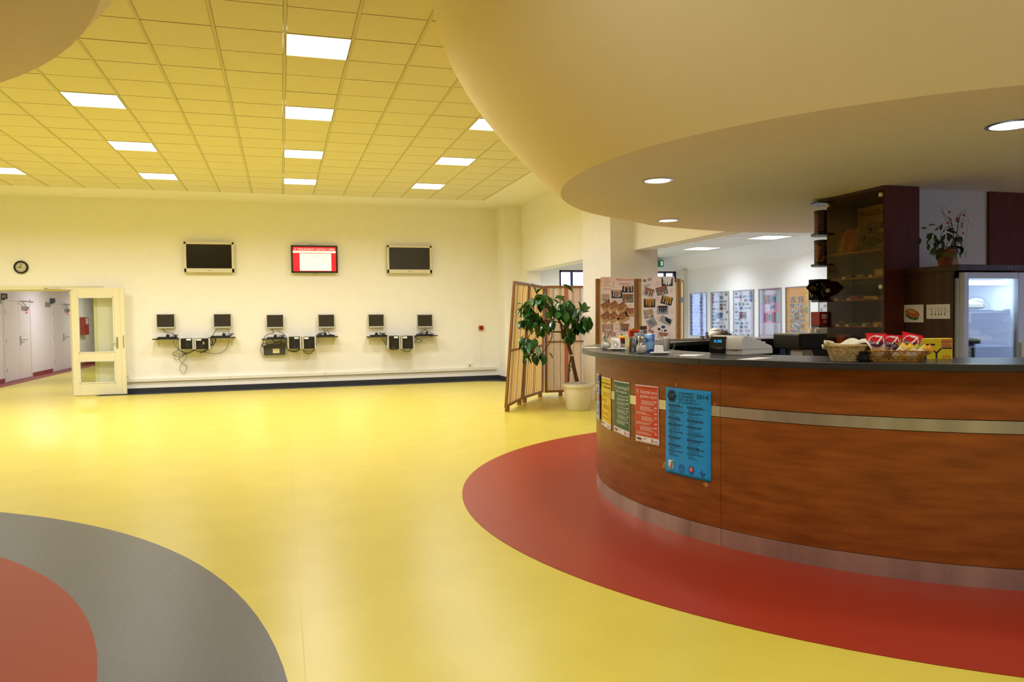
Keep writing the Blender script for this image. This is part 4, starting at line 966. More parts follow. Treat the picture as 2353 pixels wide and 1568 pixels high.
cup((s1.x-.006, s1.y+.004, ZT+.010), 'white cup upside down on the left saucer', False, 1.0, 'white cups on the counter', R(-118))
cup((s1.x-.006, s1.y+.004, ZT+.010+.024), 'white cup stacked over the upturned one on the left saucer', False, 1.04, 'white cups on the counter', R(-100))
s2 = place(1517, 2.50); saucer(s2, 'white saucer holding the single upturned cup', .074)
cup((s2.x-.008, s2.y+.004, ZT+.010), 'single white cup upside down on the right saucer', False, .90, 'white cups on the counter', R(60))
for k, (q, l) in enumerate(((place(1453, 2.44), 'steel cinnamon shaker between the two sugar pourers'), (place(1466, 2.34), 'second steel shaker half hidden behind the first one'))):
    t = thing('steel_shaker', l, 'shaker', (q.x, q.y, ZT), 0, 'steel shakers on the counter')
    MB().lathe([(.034, 0), (.036, .004), (.036, .094)], 28).build('body', steel2, t, smooth=40)
    MB().lathe([(.038, .094), (.038, .108), (.033, .113), (.012, .114)], 28).build('lid', steel2, t, smooth=40)
t = bag('sweets_bag', 'shiny blue bag of sweets behind the sugar pourer', 'snack bag', place(1492, 2.38), R(-25), .078, .135, .05, pm('blue_foil', '#2a6ac8', .22, col2='#8ab8e8', scale=22, sharp=True, spec=.7), 0)
q = place(1529, 2.34); t = thing('glass_mug', 'clear glass mug filled with white sugar sticks', 'mug', q, R(-30))
MB().lathe([(.026, 0), (.031, .006), (.030, .05), (.034, .105), (.032, .105), (.027, .05), (.020, .01)], 26).build('glass_body', clear, t, smooth=50)
MB().tube(spline([(.032, 0, .088), (.055, 0, .09), (.064, 0, .065), (.056, 0, .035), (.036, 0, .022)], 6), .0045, 8).build('handle', clear, t, smooth=60)
for k in range(9):
    a = k*.7; c, s = math.cos(a), math.sin(a); rad = .014 if k % 2 else .007
    MB().cyl((c*rad*.7, s*rad*.7, .012), (c*rad*1.3, s*rad*1.3, .112+.008*math.sin(k*2)), .0058, 7).build('sugar_stick', paper, t)
q = place(1429, 2.33); t = thing('toy_top', 'red and yellow cone shaped toy with green knob behind the cups', 'toy', q)
MB().lathe([(.03, 0), (.032, .06), (.052, .085), (.05, .092)], 20).build('bowl', pm('toy_red', '#d8281c', .4), t, smooth=40)
MB().lathe([(.03, .092), (.026, .102), (.008, .108)], 20).build('lid', pm('toy_yellow', '#e8c820', .4), t, smooth=40); MB().ball((0, 0, .115), .009, 10).build('knob', pm('toy_green', '#1f7a30', .4), t, smooth=60)
q = place(1440, 2.36); t = thing('yellow_card', 'pale yellow card standing between cup and shaker', 'card', q, R(-20))
MB().box((-.012, -.012, 0), (.012, .012, .115)).build('card', pm('pale_yellow_paper', '#ece48c', .6), t, bevel=.002)
q = place(1433, 2.37); t = thing('brown_glass', 'small dark jar with lilac label behind the cup', 'jar', q)
MB().lathe([(.014, 0), (.016, .003), (.016, .05), (.012, .058)], 18).build('body', pm('lilac_label', '#b8a0a8', .4), t, smooth=40); MB().lathe([(.0165, .05), (.0165, .078)], 18).build('lid', pm('dark_plum', '#2c1a24', .4), t, smooth=40)
q = place(1456, 2.22); t = thing('red_gift_box', 'bright red paper box with yellow leaf bow', 'box', q, R(-15))
rb = pm('bright_red_paper', '#e2361c', .5); MB().box((-.04, -.03, 0), (.04, .03, .155)).build('box', rb, t, bevel=.002)
yl = leaf_mesh('bow_leaf', pm('yellow_green_leaf', '#c8c020', .5, col2='#d85a18', scale=80, sharp=True), 1, .35, .1)
for k in range(7): addleaf(t, yl, (0, -.034, .13), (math.cos(R(20+k*24)), -.3, math.sin(R(20+k*24))), .05, 0, 'bow_leaf')
for k in range(3): MB().box((-.028+.02*k, -.0312, .10), (-.018+.02*k, -.03, .112)).build('spot', pm('olive_spot', '#6a7020', .5), t)
q = place(1468, 2.25); t = thing('paper_cup', 'pale blue paper cup behind the steel shakers', 'cup', q)
MB().lathe([(.026, 0), (.036, .135), (.034, .135), (.024, .01)], 22).build('body', pm('pale_blue_card', '#c2cbe4', .6), t, smooth=40)
q = place(1478, 2.18); t = thing('cocoa_tin', 'tall cocoa carton with dark lid and red band', 'tin', q)
MB().lathe([(.028, 0), (.030, .003), (.030, .16)], 24).build('body', pm('cocoa_print', '#d9cfd0', .4, col2='#5c2420', scale=30, sharp=True), t, smooth=40)
MB().lathe([(.0325, .16), (.0325, .185), (.030, .188)], 24).build('lid', pm('lid_brown', '#2c0f0c', .35), t, smooth=40); MB().arc((0, 0), .0326, .0332, -75, -20, .162, .184, 12).build('red_band', pm('toy_red', '#d8281c', .4), t)
# cash register
a1 = ct_(1706, 817); th = math.atan2(BC[1]-a1.y, BC[0]-a1.x)
t = thing('cash_register', 'light grey cash register with black customer display', 'cash register', a1, th)
Mr = Matrix(((1, 0, 0, 0), (0, 0, 1, 0), (0, 1, 0, 0), (0, 0, 0, 1)))
prof = [(0, 0), (-.008, .05), (-.004, .10), (.012, .122), (.05, .130), (.12, .108), (.33, .055), (.345, .035), (.345, 0)]
MB().prism(prof, 0, .26, Mr).build('housing', pm('register_grey', '#c6c4bb', .45, var=.02), t, smooth=35, bevel=.004)
MB().prism([(-.009, .008), (-.0165, .05), (-.012, .10), (.004, .122), (-.0, .11)], .125, .252, Mr).build('display_window', pm('display_black', '#0a0b12', .12), t)
MB().prism([(-.013, .036), (-.0145, .039), (.346, .034), (.346, .031)], -.0006, .2605, Mr).build('seam_line', pm('register_seam', '#8c8a84', .5), t)
MB().box((-.010, .035, .03), (-.004, .085, .034)).build('latch', pm('register_seam', '#8c8a84', .5), t)
m = MB()
for r_ in range(4):
    for c_ in range(6): m.box((.12+r_*.05, .03+c_*.034, .109-r_*.0125), (.12+r_*.05+.034, .03+c_*.034+.024, .119-r_*.0125))
o = m.build('keys', grey_p, t); o['kind'] = 'stuff'
F = Flat(planeF((-.0165, .215, .082), (0, -.062, 0), (.0035, 0, .02), (-1, 0, .1)))
F.text(pm('display_digits', '#20a0ff', .4, emit=('#18a8ff', 3)), '0.00', .0, .0, 1.35, 3, w=1.0, d=1); F.build(t, 'digits')
for k, (x, r_, w_, d_, rz, l) in enumerate(((1585, 2.42, .20, .14, 40, 'white paper sheet lying left of the cash register'), (1735, 2.50, .26, .10, 28, 'white paper sheet lying in front of the cash register'), (1357, 2.45, .18, .12, 80, 'white sheet lying on the tip of the counter'))):
    q = place(x, r_); t = thing('paper_sheet', l, 'sheet', (q.x, q.y, ZT+.0005), R(rz)); MB().box((-w_/2, -d_/2, 0), (w_/2, d_/2, .0015)).build('sheet', paper, t)
q = place(1557, 2.55); t = thing('sweet', 'tiny red and white wrapped sweet on the counter', 'sweet', (q.x, q.y, ZT)); MB().ball((0, 0, .006), .008, 8, (1.6, 1, .7)).build('wrapper', pm('red_white', '#e8e0e0', .4, col2='#d03030', scale=200, sharp=True), t, smooth=60)
# wicker basket with cloth
wick = pm('pale_wicker', '#c8ae7c', .6, col2='#9a7c4c', scale=60); goldw = pm('golden_wicker', '#c08e30', .32, metal=.3, col2='#7c5414', scale=80)
def rrect(w, d, r, n=5):
    pts = []
    for cx_, cy_2, a0 in ((w/2-r, d/2-r, 0), (-w/2+r, d/2-r, 90), (-w/2+r, -d/2+r, 180), (w/2-r, -d/2+r, 270)):
        for i in range(n): a = R(a0+90*i/(n-1)); pts.append((cx_+r*math.cos(a), cy_2+r*math.sin(a)))
    return pts
def resample(pts, n):
    P = [Vector((x, y, 0)) for x, y in pts]; P.append(P[0]); L = [0]
    for a, b in zip(P, P[1:]): L.append(L[-1]+(b-a).length)
    out = []; j = 0
    for i in range(n):
        s = L[-1]*i/n
        while L[j+1] < s: j += 1
        f = (s-L[j])/max(L[j+1]-L[j], 1e-9); out.append(P[j].lerp(P[j+1], f))
    return out
q = place(1944, 2.52); bk = thing('wicker_basket', 'pale wicker basket lined with a white cloth', 'basket', q, R(-32))
w0, d0, w1, d1, hh = .145, .12, .195, .165, .082; N = 44
for j in range(10):
    f = j/9; pts = resample(rrect(w0+(w1-w0)*f, d0+(d1-d0)*f, .03), N)
    P3 = [(p.x*(1+(.018 if (i+j) % 2 else -.012)), p.y*(1+(.018 if (i+j) % 2 else -.012)), .006+hh*f) for i, p in enumerate(pts)]; P3.append(P3[0])
    MB().tube(P3, .0048, 5).build('strand', wick, bk, smooth=60)
inn = MB(); pa = resample(rrect(w0-.006, d0-.006, .03), 24); pb = resample(rrect(w1-.006, d1-.006, .03), 24)
inn.add([(*p.xy, .003) for p in pa]+[(*p.xy, hh) for p in pb], [tuple(range(23, -1, -1))]+[(i, (i+1) % 24, 24+(i+1) % 24, 24+i) for i in range(24)]).build('lining_weave', wick, bk)
P3 = [(p.x*1.02, p.y*1.02, hh+.008) for p in resample(rrect(w1, d1, .03), 40)]; P3.append(P3[0]); MB().tube(P3, .008, 6).build('rim', wick, bk, smooth=60)
nx, ny = 18, 14; vs_ = []; fs_ = []
for j in range(ny+1):
    for i in range(nx+1):
        u, v = i/nx*2-1, j/ny*2-1; x, y = u*.115, v*.085; e = max(abs(u), abs(v))
        z = .075+.022*math.sin(3.1*u+1.2*v)+.016*math.sin(5*v-2*u)+(.012 if u < -.6 else 0)
        if u > .8: z -= .06*(u-.8)/.2; x += .01
        vs_.append((x, y, z+.015))
for j in range(ny):
    for i in range(nx): a = j*(nx+1)+i; fs_.append((a, a+1, a+nx+2, a+nx+1))
t = thing('napkin_cloth', 'crumpled white cloth lying in the pale wicker basket', 'cloth', q, R(-32))
o = MB().add(vs_, fs_).build('cloth', pm('white_linen', '#e9e2cc', .85, bump=.2, scale=120), t, smooth=80); sol = o.modifiers.new('thick', 'SOLIDIFY'); sol.thickness = .004
q = place(1983, 2.56); t = thing('pine_cone', 'dark grey scaly cone between the two baskets', 'ornament', q)
coneM = pm('dark_cone', '#4a4648', .6, col2='#2a282c', scale=60); sc = leaf_mesh('scale', coneM, 1, .9, .35)
MB().lathe([(.012, 0), (.026, .01), (.028, .025), (.018, .05), (.006, .062)], 16).build('core', coneM, t, smooth=50)
for k in range(60):
    z = .006+.05*k/60; r_ = .026*math.sin(math.pi*(.25+.68*k/60)); a = k*2.4
    addleaf(t, sc, (r_*.7*math.cos(a), r_*.7*math.sin(a), z), (math.cos(a), math.sin(a), .5), .022, 0, 'scale')
# golden open weave basket with snacks
q = place(2055, 2.46); gb = thing('golden_basket', 'golden open-weave basket filled with packaged snacks', 'basket', q, R(-38))
w0, d0, w1, d1, hh = .27, .13, .33, .18, .052; N = 72
pa = resample(rrect(w0, d0, .05), N); pb = resample(rrect(w1, d1, .07), N)
for k in range(N):
    for s in (1, -1):
        P3 = [pa[k].lerp(pb[(k+s*2*0) % N], 0)+Vector((0, 0, .003))]
        P3 = [Vector((*pa[(k+s*i) % N].lerp(pb[(k+s*i) % N], i/4).xy, .003+hh*i/4)) for i in range(5)]
        MB().tube(P3, .0019, 4).build('strand', goldw, gb)
for f, r_ in ((0, .004), (.5, .0016), (1.06, .0045)):
    P3 = [(*pa[i].lerp(pb[i], f).xy, .004+hh*f) for i in range(N)]; P3.append(P3[0]); MB().tube(P3, r_, 5).build('rim', goldw, gb, smooth=60)
MB().prism([(p.x, p.y) for p in pa], .001, .004).build('base', goldw, gb)
dred = pm('croissant_red', '#d8142a', .28, spec=.6); dcr = pm('croissant_cream', '#e8d8b0', .35, col2='#c9885a', scale=14, sharp=True, spec=.6)
purp = pm('dark_purple', '#4a1434', .3); wht = pm('print_white', '#fbf6f6', .4)
def gbp(x, y, z): M = Matrix.Translation(q) @ Matrix.Rotation(R(-38), 4, 'Z'); return M @ Vector((x, y, z))
def croissant(x, y, roll, rz, label, ht=.135):
    t = bag('croissant_bag', label, 'snack bag', gbp(x, y, .012), R(rz), .098, ht, .04, dcr, -6, 'red topped croissant bags in the golden basket', roll)
    v, f = bagmesh(.100, ht, .042); vv = [(a, b*1.03+(.0008 if b > 0 else -.0008), c) for a, b, c in v]
    n = 9; keep = [fc for fc in f if min(vv[i][2] for i in fc) > ht*.60]; MB().add(vv, keep).build('red_top', dred, t, smooth=60)
    MB().box((-.053, -.002, ht-.004), (.053, .002, ht+.008)).build('crimped_edge', dred, t)
    F = Flat(planeF((-.045, -.0235, ht*.45), (.09, 0, 0), (0, 0, .07), (0, -1, 0)))
    F.disc(wht, .5, .5, .44, .48, 1); F.disc(purp, .5, .44, .40, .40, 2); F.disc(dred, .5, .66, .36, .24, 3)
    F.text(wht, '7', .44, .28, .95, 1.3, w=.42, d=5); F.text(wht, 'DAYS', .16, .28, .3, 1.3, w=.48, d=6); F.build(t, 'print')
croissant(-.095, -.01, 2, -36, 'red topped croissant bag standing at the left of the basket')
croissant(-.02, .025, 4, -30, 'red topped croissant bag in the middle, behind the yellow wafers', .125)
croissant(.06, .03, 14, -44, 'red topped croissant bag leaning right in the golden basket', .135)
SN = [('#3a1a1c', 'dark brown chocolate bar with orange end in the golden basket', -.045), ('#e8c040', 'yellow wafer packet with pink print, leftmost in the golden basket', -.01), ('#e6c22c', 'bright yellow wafer packet behind the first wafer', .022), ('#b8a030', 'olive yellow wafer packet with green corner', .052), ('#d8b838', 'yellow wafer packet second from the right end', .082), ('#e09a1c', 'orange yellow wafer packet at the right end of the basket', .105)]
for k, (c, l, x) in enumerate(SN):
    t = bag('wafer_packet', l, 'snack packet', gbp(x, -.045, .02), R(-38), .042, .095, .018, pm('wafer_foil_%d' % k, c, .28, col2=('#f2ead0' if k in (1, 3, 4) else None), var=.3, scale=26, sharp=True, spec=.6), -10, 'wafer packets in the golden basket', 38+k*3)
    MB().box((-.02, -.0005, .086), (.02, .0005, .1)).build('crimped_end', pm('end_foil_%d' % k, ['#e8901c', '#e8b020', '#e8a41c', '#2f9a3c', '#e8a020', '#e88418'][k], .3), t)
    F = Flat(planeF((-.014, -.0105, .03), (.028, 0, 0), (0, 0, .03), (0, -1, 0))); F.disc(pm('pink_print', '#d04868', .4), .5, .5, .45, .4, 1); F.disc(wht, .5, .5, .3, .22, 2); F.build(t, 'print')
# yellow promotion box
a = ct_(2189, 829); ya = place(2189, 2.22)
t = thing('yellow_box', 'yellow cardboard sign box with black and red letters', 'box', ya, R(-24))
yel = pm('yellow_card', '#d8c010', .5)
bx = MB().box((-.26, 0, 0), (0, .06, .118)).build('box', yel, t, bevel=.002)
F = Flat(planeF((-.26, 0, 0), (.26, 0, 0), (0, 0, .118), (0, -1, 0)))
F.rect(ink, .38, .66, .64, .75); F.rect(ink, .40, .0, .47, .45)
F.text(ink, 'Y', .55, .03, .72, 2.2, w=.24, d=1); F.text(dred, 'KN', .80, .03, .24, 2.2, w=.15, d=1)
F.rect(pm('orange_print', '#d8842c', .5), .77, .5, .99, .98, 1); F.text(ink, 'BIGHIT', .78, .78, .16, 2.2, w=.2, d=2); F.text(ink, 'COOL', .78, .58, .2, 2.2, w=.2, d=2); F.rect(ink, .78, .5, .99, .555, 2)
F.build(t, 'lettering')
# ------------------------------------------------------------------ things on the far part of the ring
def placef(x, r): p = onring(x, r, True); return Vector((p.x, p.y, ZT))
q = placef(1643, 2.35); t = thing('sugar_bowl', 'white lidded porcelain bowl on the far counter', 'bowl', q)
MB().lathe([(.045, 0), (.07, .03), (.075, .06), (.06, .09), (.045, .10)], 28).build('bowl', porc, t, smooth=50); MB().lathe([(.058, .10), (.055, .108), (.03, .12), (.012, .125)], 24).build('lid', porc, t, smooth=50)
q = placef(1664, 2.32); brn = pm('brown_fabric', '#6a5238', .8, col2='#2a1c12', scale=24, sharp=True)
t = thing('brown_cloth', 'bundled brown cloth beside the white bowl on the far counter', 'cloth', q)
vs_ = []; fs_ = []
for j in range(9):
    for i in range(20):
        a = i/20*2*math.pi; r_ = .10*math.cos(j/8*1.5)*(1+.14*math.sin(3*a+j)); vs_.append((r_*math.cos(a), r_*.7*math.sin(a), .085*math.sin(j/8*1.57)*(1+.12*math.sin(2*a))))
for j in range(8):
    for i in range(20): fs_.append((j*20+i, j*20+(i+1) % 20, (j+1)*20+(i+1) % 20, (j+1)*20+i))
MB().add(vs_, fs_).build('cloth', brn, t, smooth=80)
q = placef(1590, 2.40); t = thing('straw_mat', 'brown straw mat hanging over the far counter edge', 'mat', q, R(ang(q)-90+180))
m = MB()
for k in range(26): MB().cyl((-.26+k*.02, -.16, .006), (-.26+k*.02+random.uniform(-.004, .004), .24, .006), .0045, 5).build('straw', brn, t)
q = placef(1614, 2.2); t = thing('salt_cellar', 'small blue and white jar on the far counter', 'jar', q); MB().lathe([(.022, 0), (.024, .035)], 18).build('body', pm('blue_white_print', '#dfe4ea', .4, col2='#2c3c68', scale=60, sharp=True), t, smooth=40); MB().lathe([(.025, .035), (.025, .042)], 18).build('lid', black_p, t, smooth=40)
q = placef(1627, 2.45); t = thing('small_jug', 'small blue grey milk jug beside the white bowl', 'jug', q); MB().lathe([(.02, 0), (.03, .02), (.028, .05), (.034, .075)], 20, Matrix.Translation((0, 0, 0))).build('body', pm('blue_grey_enamel', '#6a7688', .3), t, smooth=50); MB().tube([(.03, 0, .065), (.055, 0, .055), (.05, 0, .03), (.03, 0, .02)], .004, 6).build('handle', pm('blue_grey_enamel', '#6a7688', .3), t, smooth=60)
q = placef(1676, 2.2); t = thing('wire_holder', 'small wire holder with a dark ball on the far counter', 'holder', q)
for k in range(6): a = k*math.pi/3; MB().cyl((.02*math.cos(a), .02*math.sin(a), 0), (.034*math.cos(a), .034*math.sin(a), .085), .0018, 5).build('wire', cable_m, t)
MB().ball((0, 0, .05), .018, 10).build('ball', pm('navy_ball', '#181c50', .3), t, smooth=60)
bb = pm('blue_box', '#8a9fce', .5, col2='#7088bc', scale=20); rp = pm('red_dots', '#8a2030', .5)
for k, (x0, x1, l) in enumerate(((1792, 1806, 'narrow blue carton on the shelf under the far counter'), (1811, 1847, 'wide pale blue carton on the shelf under the far counter'))):
    r_ = 2.22; p0 = onring(x0, r_, True); p1 = onring(x1, r_, True)
    t = thing('blue_carton', l, 'carton', (p0.x, p0.y, .951), math.atan2(p1.y-p0.y, p1.x-p0.x), 'cartons on the shelf under the far counter')
    L = (p1-p0).length; MB().box((0, 0, 0), (L, .10, .13)).build('box', bb, t, bevel=.002)
    for j in range(5): MB().ball((L*random.random(), -.001, .03+.08*random.random()), .006, 6, (1, .2, 1)).build('print', rp, t)
q = onring(1617, 2.25, True); t = thing('white_carton', 'small white carton under the far counter, left of the register', 'carton', (q.x, q.y, .951)); MB().box((-.025, -.05, 0), (.025, .05, .14)).build('box', paper, t, bevel=.002)
q = onring(1745, 2.0, True); t = thing('blue_glove', 'light blue rubber glove hanging inside the far counter edge', 'glove', (q.x, q.y, 1.08)); MB().ball((0, 0, .052), .05, 12, (.25, .2, 1)).build('finger', pm('glove_blue', '#6a90cc', .5), t, smooth=60); MB().ball((-.011, 0, .045), .045, 12, (.22, .2, 1)).build('finger', pm('glove_blue', '#6a90cc', .5), t, smooth=60)
# ------------------------------------------------------------------ at the right edge, beyond the fridge
a = at(2345, 650, Y=6.0)
t = thing('coat_stand', 'dark bentwood coat stand behind the fridge', 'coat stand', (a.x+.03, 6.0, 0)); dk = pm('dark_bentwood', '#14141c', .3)
MB().cyl((0, 0, 0), (0, 0, 1.75), .018).build('pole', dk, t, smooth=40)
for k in range(6):
    a_ = k*math.pi/3; c, s = math.cos(a_), math.sin(a_)
    MB().tube(spline([(.01*c, .01*s, 1.45), (.10*c, .10*s, 1.5), (.10*c, .10*s, 1.62), (.05*c, .05*s, 1.72), (.06*c, .06*s, 1.86)], 5), .010, 6).build('hook', dk, t, smooth=60); MB().ball((.06*c, .06*s, 1.87), .015, 8).build('hook_tip', dk, t, smooth=60)
for k in range(4): a_ = k*math.pi/2+.4; MB().tube(spline([(0, 0, .3), (.15*math.cos(a_), .15*math.sin(a_), .22), (.25*math.cos(a_), .25*math.sin(a_), .012)], 5), .012, 6).build('foot', dk, t, smooth=60)
t = thing('black_bag', 'black bag hanging low on the coat stand', 'bag', (a.x-.02, 5.93, 1.24)); MB().ball((0, 0, .10), .10, 14, (.9, .5, 1.1)).build('bag', black_p, t, smooth=60); MB().tube([(-.06, 0, .18), (-.02, .02, .27), (.03, .03, .27), (.06, 0, .18)], .006, 5).build('strap', black_p, t)
t = thing('radiator', 'brown ribbed radiator at the right edge behind the fridge', 'radiator', (7.7, 6.3, .15)); rm = pm('radiator_brown', '#6a6058', .5)
for k in range(14): MB().box((k*.07, 0, 0), (k*.07+.05, .08, 1.0)).build('rib', rm, t, bevel=.01)
# ------------------------------------------------------------------ posters on the bar
def cylpt(x, y, r=RB):
    p = onring(x, r); d = at(x, y, Y=1.0)-Vector((0, 0, CH)); t = p.x/d.x; return ang(p), CH+d.z*t
def curvF(c4, r):
    (a0, z0), (a1, z1), (a2, z2), (a3, z3) = c4      # bl br tr tl
    def F(u, v, d):
        a = R((a0*(1-u)+a1*u)*(1-v)+(a3*(1-u)+a2*u)*v); z = (z0*(1-u)+z1*u)*(1-v)+(z3*(1-u)+z2*u)*v
        return Vector((BC[0]+(r+d)*math.cos(a), BC[1]+(r+d)*math.sin(a), z))
    return F
def barposter(name, label, tl, tr, br, bl, col, fn, lift=.004):
    c = [cylpt(*q) for q in (bl, br, tr, tl)]
    F0 = curvF(c, RB+lift)
    t = thing(name, label, 'poster', (0, 0, 0), 0, None)
    p0 = F0(.5, .5, 0); t.location = p0
    F = Flat(lambda u, v, d: F0(u, v, d)-p0)
    b = MB(); n = 10; vs = []; fs = []
    for i in range(n+1):
        for v in (0, .04, .5, .96, 1):
            cu = .0025*(1 if v in (0, 1) else 0)
            vs.append(F0(i/n, v, cu)-p0)
    for i in range(n):
        for j in range(4): fs.append((i*5+j, (i+1)*5+j, (i+1)*5+j+1, i*5+j+1))
    o = b.add(vs, fs).build('sheet', col, t, smooth=60); so = o.modifiers.new('thick', 'SOLIDIFY'); so.thickness = .0006; so.offset = -1
    F.lay = .0008
    wd = RB*abs(R(c[1][0]-c[0][0])); asp = wd/abs(c[2][1]-c[1][1])
    F.lift = .003; fn(F, asp)
    return t, F
def lines(F, mat, u0, u1, v, dv, n, h, seed=1, jag=.35, d=3):
    r = random.Random(seed)
    for i in range(n):
        x = u0; e = u1-(u1-u0)*jag*r.random()
        while x < e:
            w_ = min(r.uniform(.03, .09), e-x); F.rect(mat, x, v-i*dv, x+w_, v-i*dv+h, d); x += w_+.012
def blue_fn(F, asp):
    F.poly(ink, [(.155+.115*math.cos(R(60*k)), .905+.115*asp*math.sin(R(60*k))) for k in range(6)], 3)
    bl_ = _mats['poster_blue']; F.poly(bl_, [(.155+.102*math.cos(R(60*k)), .905+.102*asp*math.sin(R(60*k))) for k in range(6)], 4)
    F.poly(ink, [(.155+.094*math.cos(R(60*k)), .905+.094*asp*math.sin(R(60*k))) for k in range(6)], 5)
    F.text(bl_, 'VT', .10, .885, .065, asp, w=.115, d=6, shear=.1)
    for k, s in enumerate(('A TUDOMÁNY', 'ÉS TECHNIKA', 'HETE AZ SJE-N')): F.text(ink, s, .31, .935-.036*k, .034, asp, w=(.34, .34, .38)[k], d=3)
    F.text(ink, '2014. NOVEMBER 10-15', .31, .832, .028, asp, w=.45, d=3, shear=.2)
    F.text(ink, '2014', .71, .905, .062, asp, w=.24, d=3)
    for c in (0, 1):
        v = .80
        for blk in range(8):
            u = .07+.44*c; lines(F, ink, u, u+.38, v, .014, 2 if blk % 3 != 1 else 1, .0075, blk+c*9, .3); v -= .014*(2 if blk % 3 != 1 else 1)
            lines(F, _mats['poster_ink'], u+.03, u+.33, v, .0135, 3+(blk % 2), .004, 30+blk+c*9, .8); v -= .0135*(3+(blk % 2))+.006
    sh = [(-.06, .055), (.06, .055), (.06, -.01), (.045, -.04), (0, -.062), (-.045, -.04), (-.06, -.01)]
    cu_, cv = .14, .10
    F.poly(wht, [(cu_+a, cv+b) for a, b in sh], 3)
    cr_ = [pm('poster_maroon', '#8a2c48', .5), pm('poster_yellow', '#e0b020', .5), pm('poster_green', '#2f8a3c', .5)]
    for k, m_ in enumerate(cr_): F.line(m_, [(cu_+.055-.0*k, cv+.045-.0*k), (cu_+.01+.014*k, cv+.035), (cu_+.002+.016*k, cv-.0), (cu_-.02+.018*k, cv-.035-.005*k), (cu_-.04+.02*k, cv-.038-.008*k)], .009, 4+k, asp)
    bd = pm('poster_dark_blue', '#1c5ab0', .5)
    F.ring(bd, .39, .085, .07, .07*asp, .86, 3); F.ring(bd, .39, .085, .045, .045*asp, .8, 3); F.line(bd, [(.35, .08), (.37, .10), (.39, .085), (.41, .10), (.43, .08)], .005, 4, asp)
    F.ring(bd, .605, .09, .07, .07*asp, .9, 3)
    s2 = [(.605-.045+0, .12), (.65, .12), (.65, .085), (.63, .06), (.605, .05), (.58, .06), (.56, .085)]
    F.poly(pm('poster_red', '#d02840', .5), s2, 4); F.rect(wht, .600, .075, .610, .115, 5); F.rect(wht, .585, .10, .625, .105, 5); F.rect(wht, .58, .088, .63, .093, 5); F.disc(bd, .605, .064, .028, .010, 6)
    F.poly(bd, [(.84, .03), (.78, .075), (.81, .09), (.805, .06), (.84, .045)], 3); F.poly(bd, [(.84, .03), (.90, .075), (.87, .095), (.875, .06), (.84, .045)], 3); F.poly(bd, [(.825, .05), (.80, .13), (.86, .07), (.85, .05)], 4)
def small_fn(head, subs, ink_, title_col, blocks=None, logo=True, bgc=None):
    def fn(F, asp):
        F.rect(bgc, 0.015, .115, .985, .985, 2, 10)
        F.text(title_col, '2014. NOVEMBER 10-15.', .12, .94, .03, asp, w=.8, d=3)
        F.text(ink_, head, .05, .86, .085, asp, w=.90, d=3); F.text(ink_, subs, .22 if len(subs) > 10 else .12, .79, .07, asp, w=.74, d=3)
        if blocks:
            for (u0, v0, u1, v1) in blocks: F.rect(blockm, u0, v0, u1, v1, 3); lines(F, pm('block_text', '#a86a10', .6), u0+.03, u1-.03, v1-.025, .018, max(int((v1-v0)/.02)-1, 1), .006, 3, .3, 4)
        else:
            r = random.Random(len(head)); v = .73
            while v > .16:
                n = r.randint(2, 5); u = r.choice((.05, .22, .28)); lines(F, ink_, u, min(u+.7, .93), v, .016, n, .0055, int(v*1000), .4); F.rect(ink_, .84, v-.004, .93, v+.012, 3); v -= .016*n+.022
        F.rect(ink, .05, .055, .28, .075, 3); F.disc(pm('logo_maroon', '#7a2c30', .5), .17, .065, .1, .02, 4); F.line(pm('logo_blue', '#3a5ab0', .5), [(.36, .06), (.42, .085), (.5, .075)], .006, 3, asp)
        F.rect(pm('toy_red', '#d8281c', .4), .70, .035, .735, .095, 3); F.text(pm('logo_blue', '#3a5ab0', .5), 'huk', .77, .045, .055, asp, w=.17, d=3)
    return fn
blockm = pm('orange_block', '#dfa81c', .6)
pm('poster_blue', '#0a9cf0', .5, var=.02); pm('poster_ink', '#183c66', .6)
t, F = barposter('event_poster', 'large bright blue poster with black text on the bar front', (1530, 889), (1634, 900), (1632, 1108), (1528, 1083), _mats['poster_blue'], blue_fn); F.build(t, 'print')
t, F = barposter('event_poster', 'orange red poster with white title on the bar front', (1461, 883), (1513, 889), (1514, 1025), (1460, 1013), paper, small_fn('V. komáromi', 'gazdász napok', inkw, pm('dark_red_print', '#a83820', .6), bgc=pm('orange_red_sheet', '#d8452a', .5))); F.build(t, 'print')
t, F = barposter('event_poster', 'dark green poster with white title on the bar front', (1412, 874), (1447, 880), (1446, 1007), (1410, 990), paper, small_fn('VI. tanárképző', 'tan napok', inkw, pm('dark_green_print', '#204a30', .6), bgc=pm('green_sheet', '#35694a', .5))); F.build(t, 'print')
t, F = barposter('event_poster', 'bright yellow poster with orange blocks on the bar front', (1383, 865), (1404, 870), (1403, 990), (1382, 975), paper, small_fn('református', 'teológiai napok', ink, pm('ochre_print', '#a88a10', .6), [(.2, .60, .9, .72), (.08, .50, .6, .575), (.25, .34, .9, .48), (.08, .24, .8, .32), (.12, .145, .9, .22)], bgc=pm('yellow_sheet', '#ecd408', .5))); F.build(t, 'print')
def lil_fn(F, asp):
    for i in range(14): F.rect(photo_mats[0 if i % 3 else 5], .1, .9-.06*i, .85-.1*(i % 2), .94-.06*i, 3)
    F.rect(pm('tan_print', '#c8a070', .6), .1, .45, .9, .55, 4); F.rect(pm('poster_dark_blue', '#1c5ab0', .5), .5, .85, .95, .97, 4)
t, F = barposter('event_poster', 'narrow curled pale blue poster at the far left end of the bar', (1374, 858), (1380, 860), (1379, 968), (1372, 960), pm('pale_blue_sheet', '#b8c6e0', .5), lil_fn, .012); F.build(t, 'print')
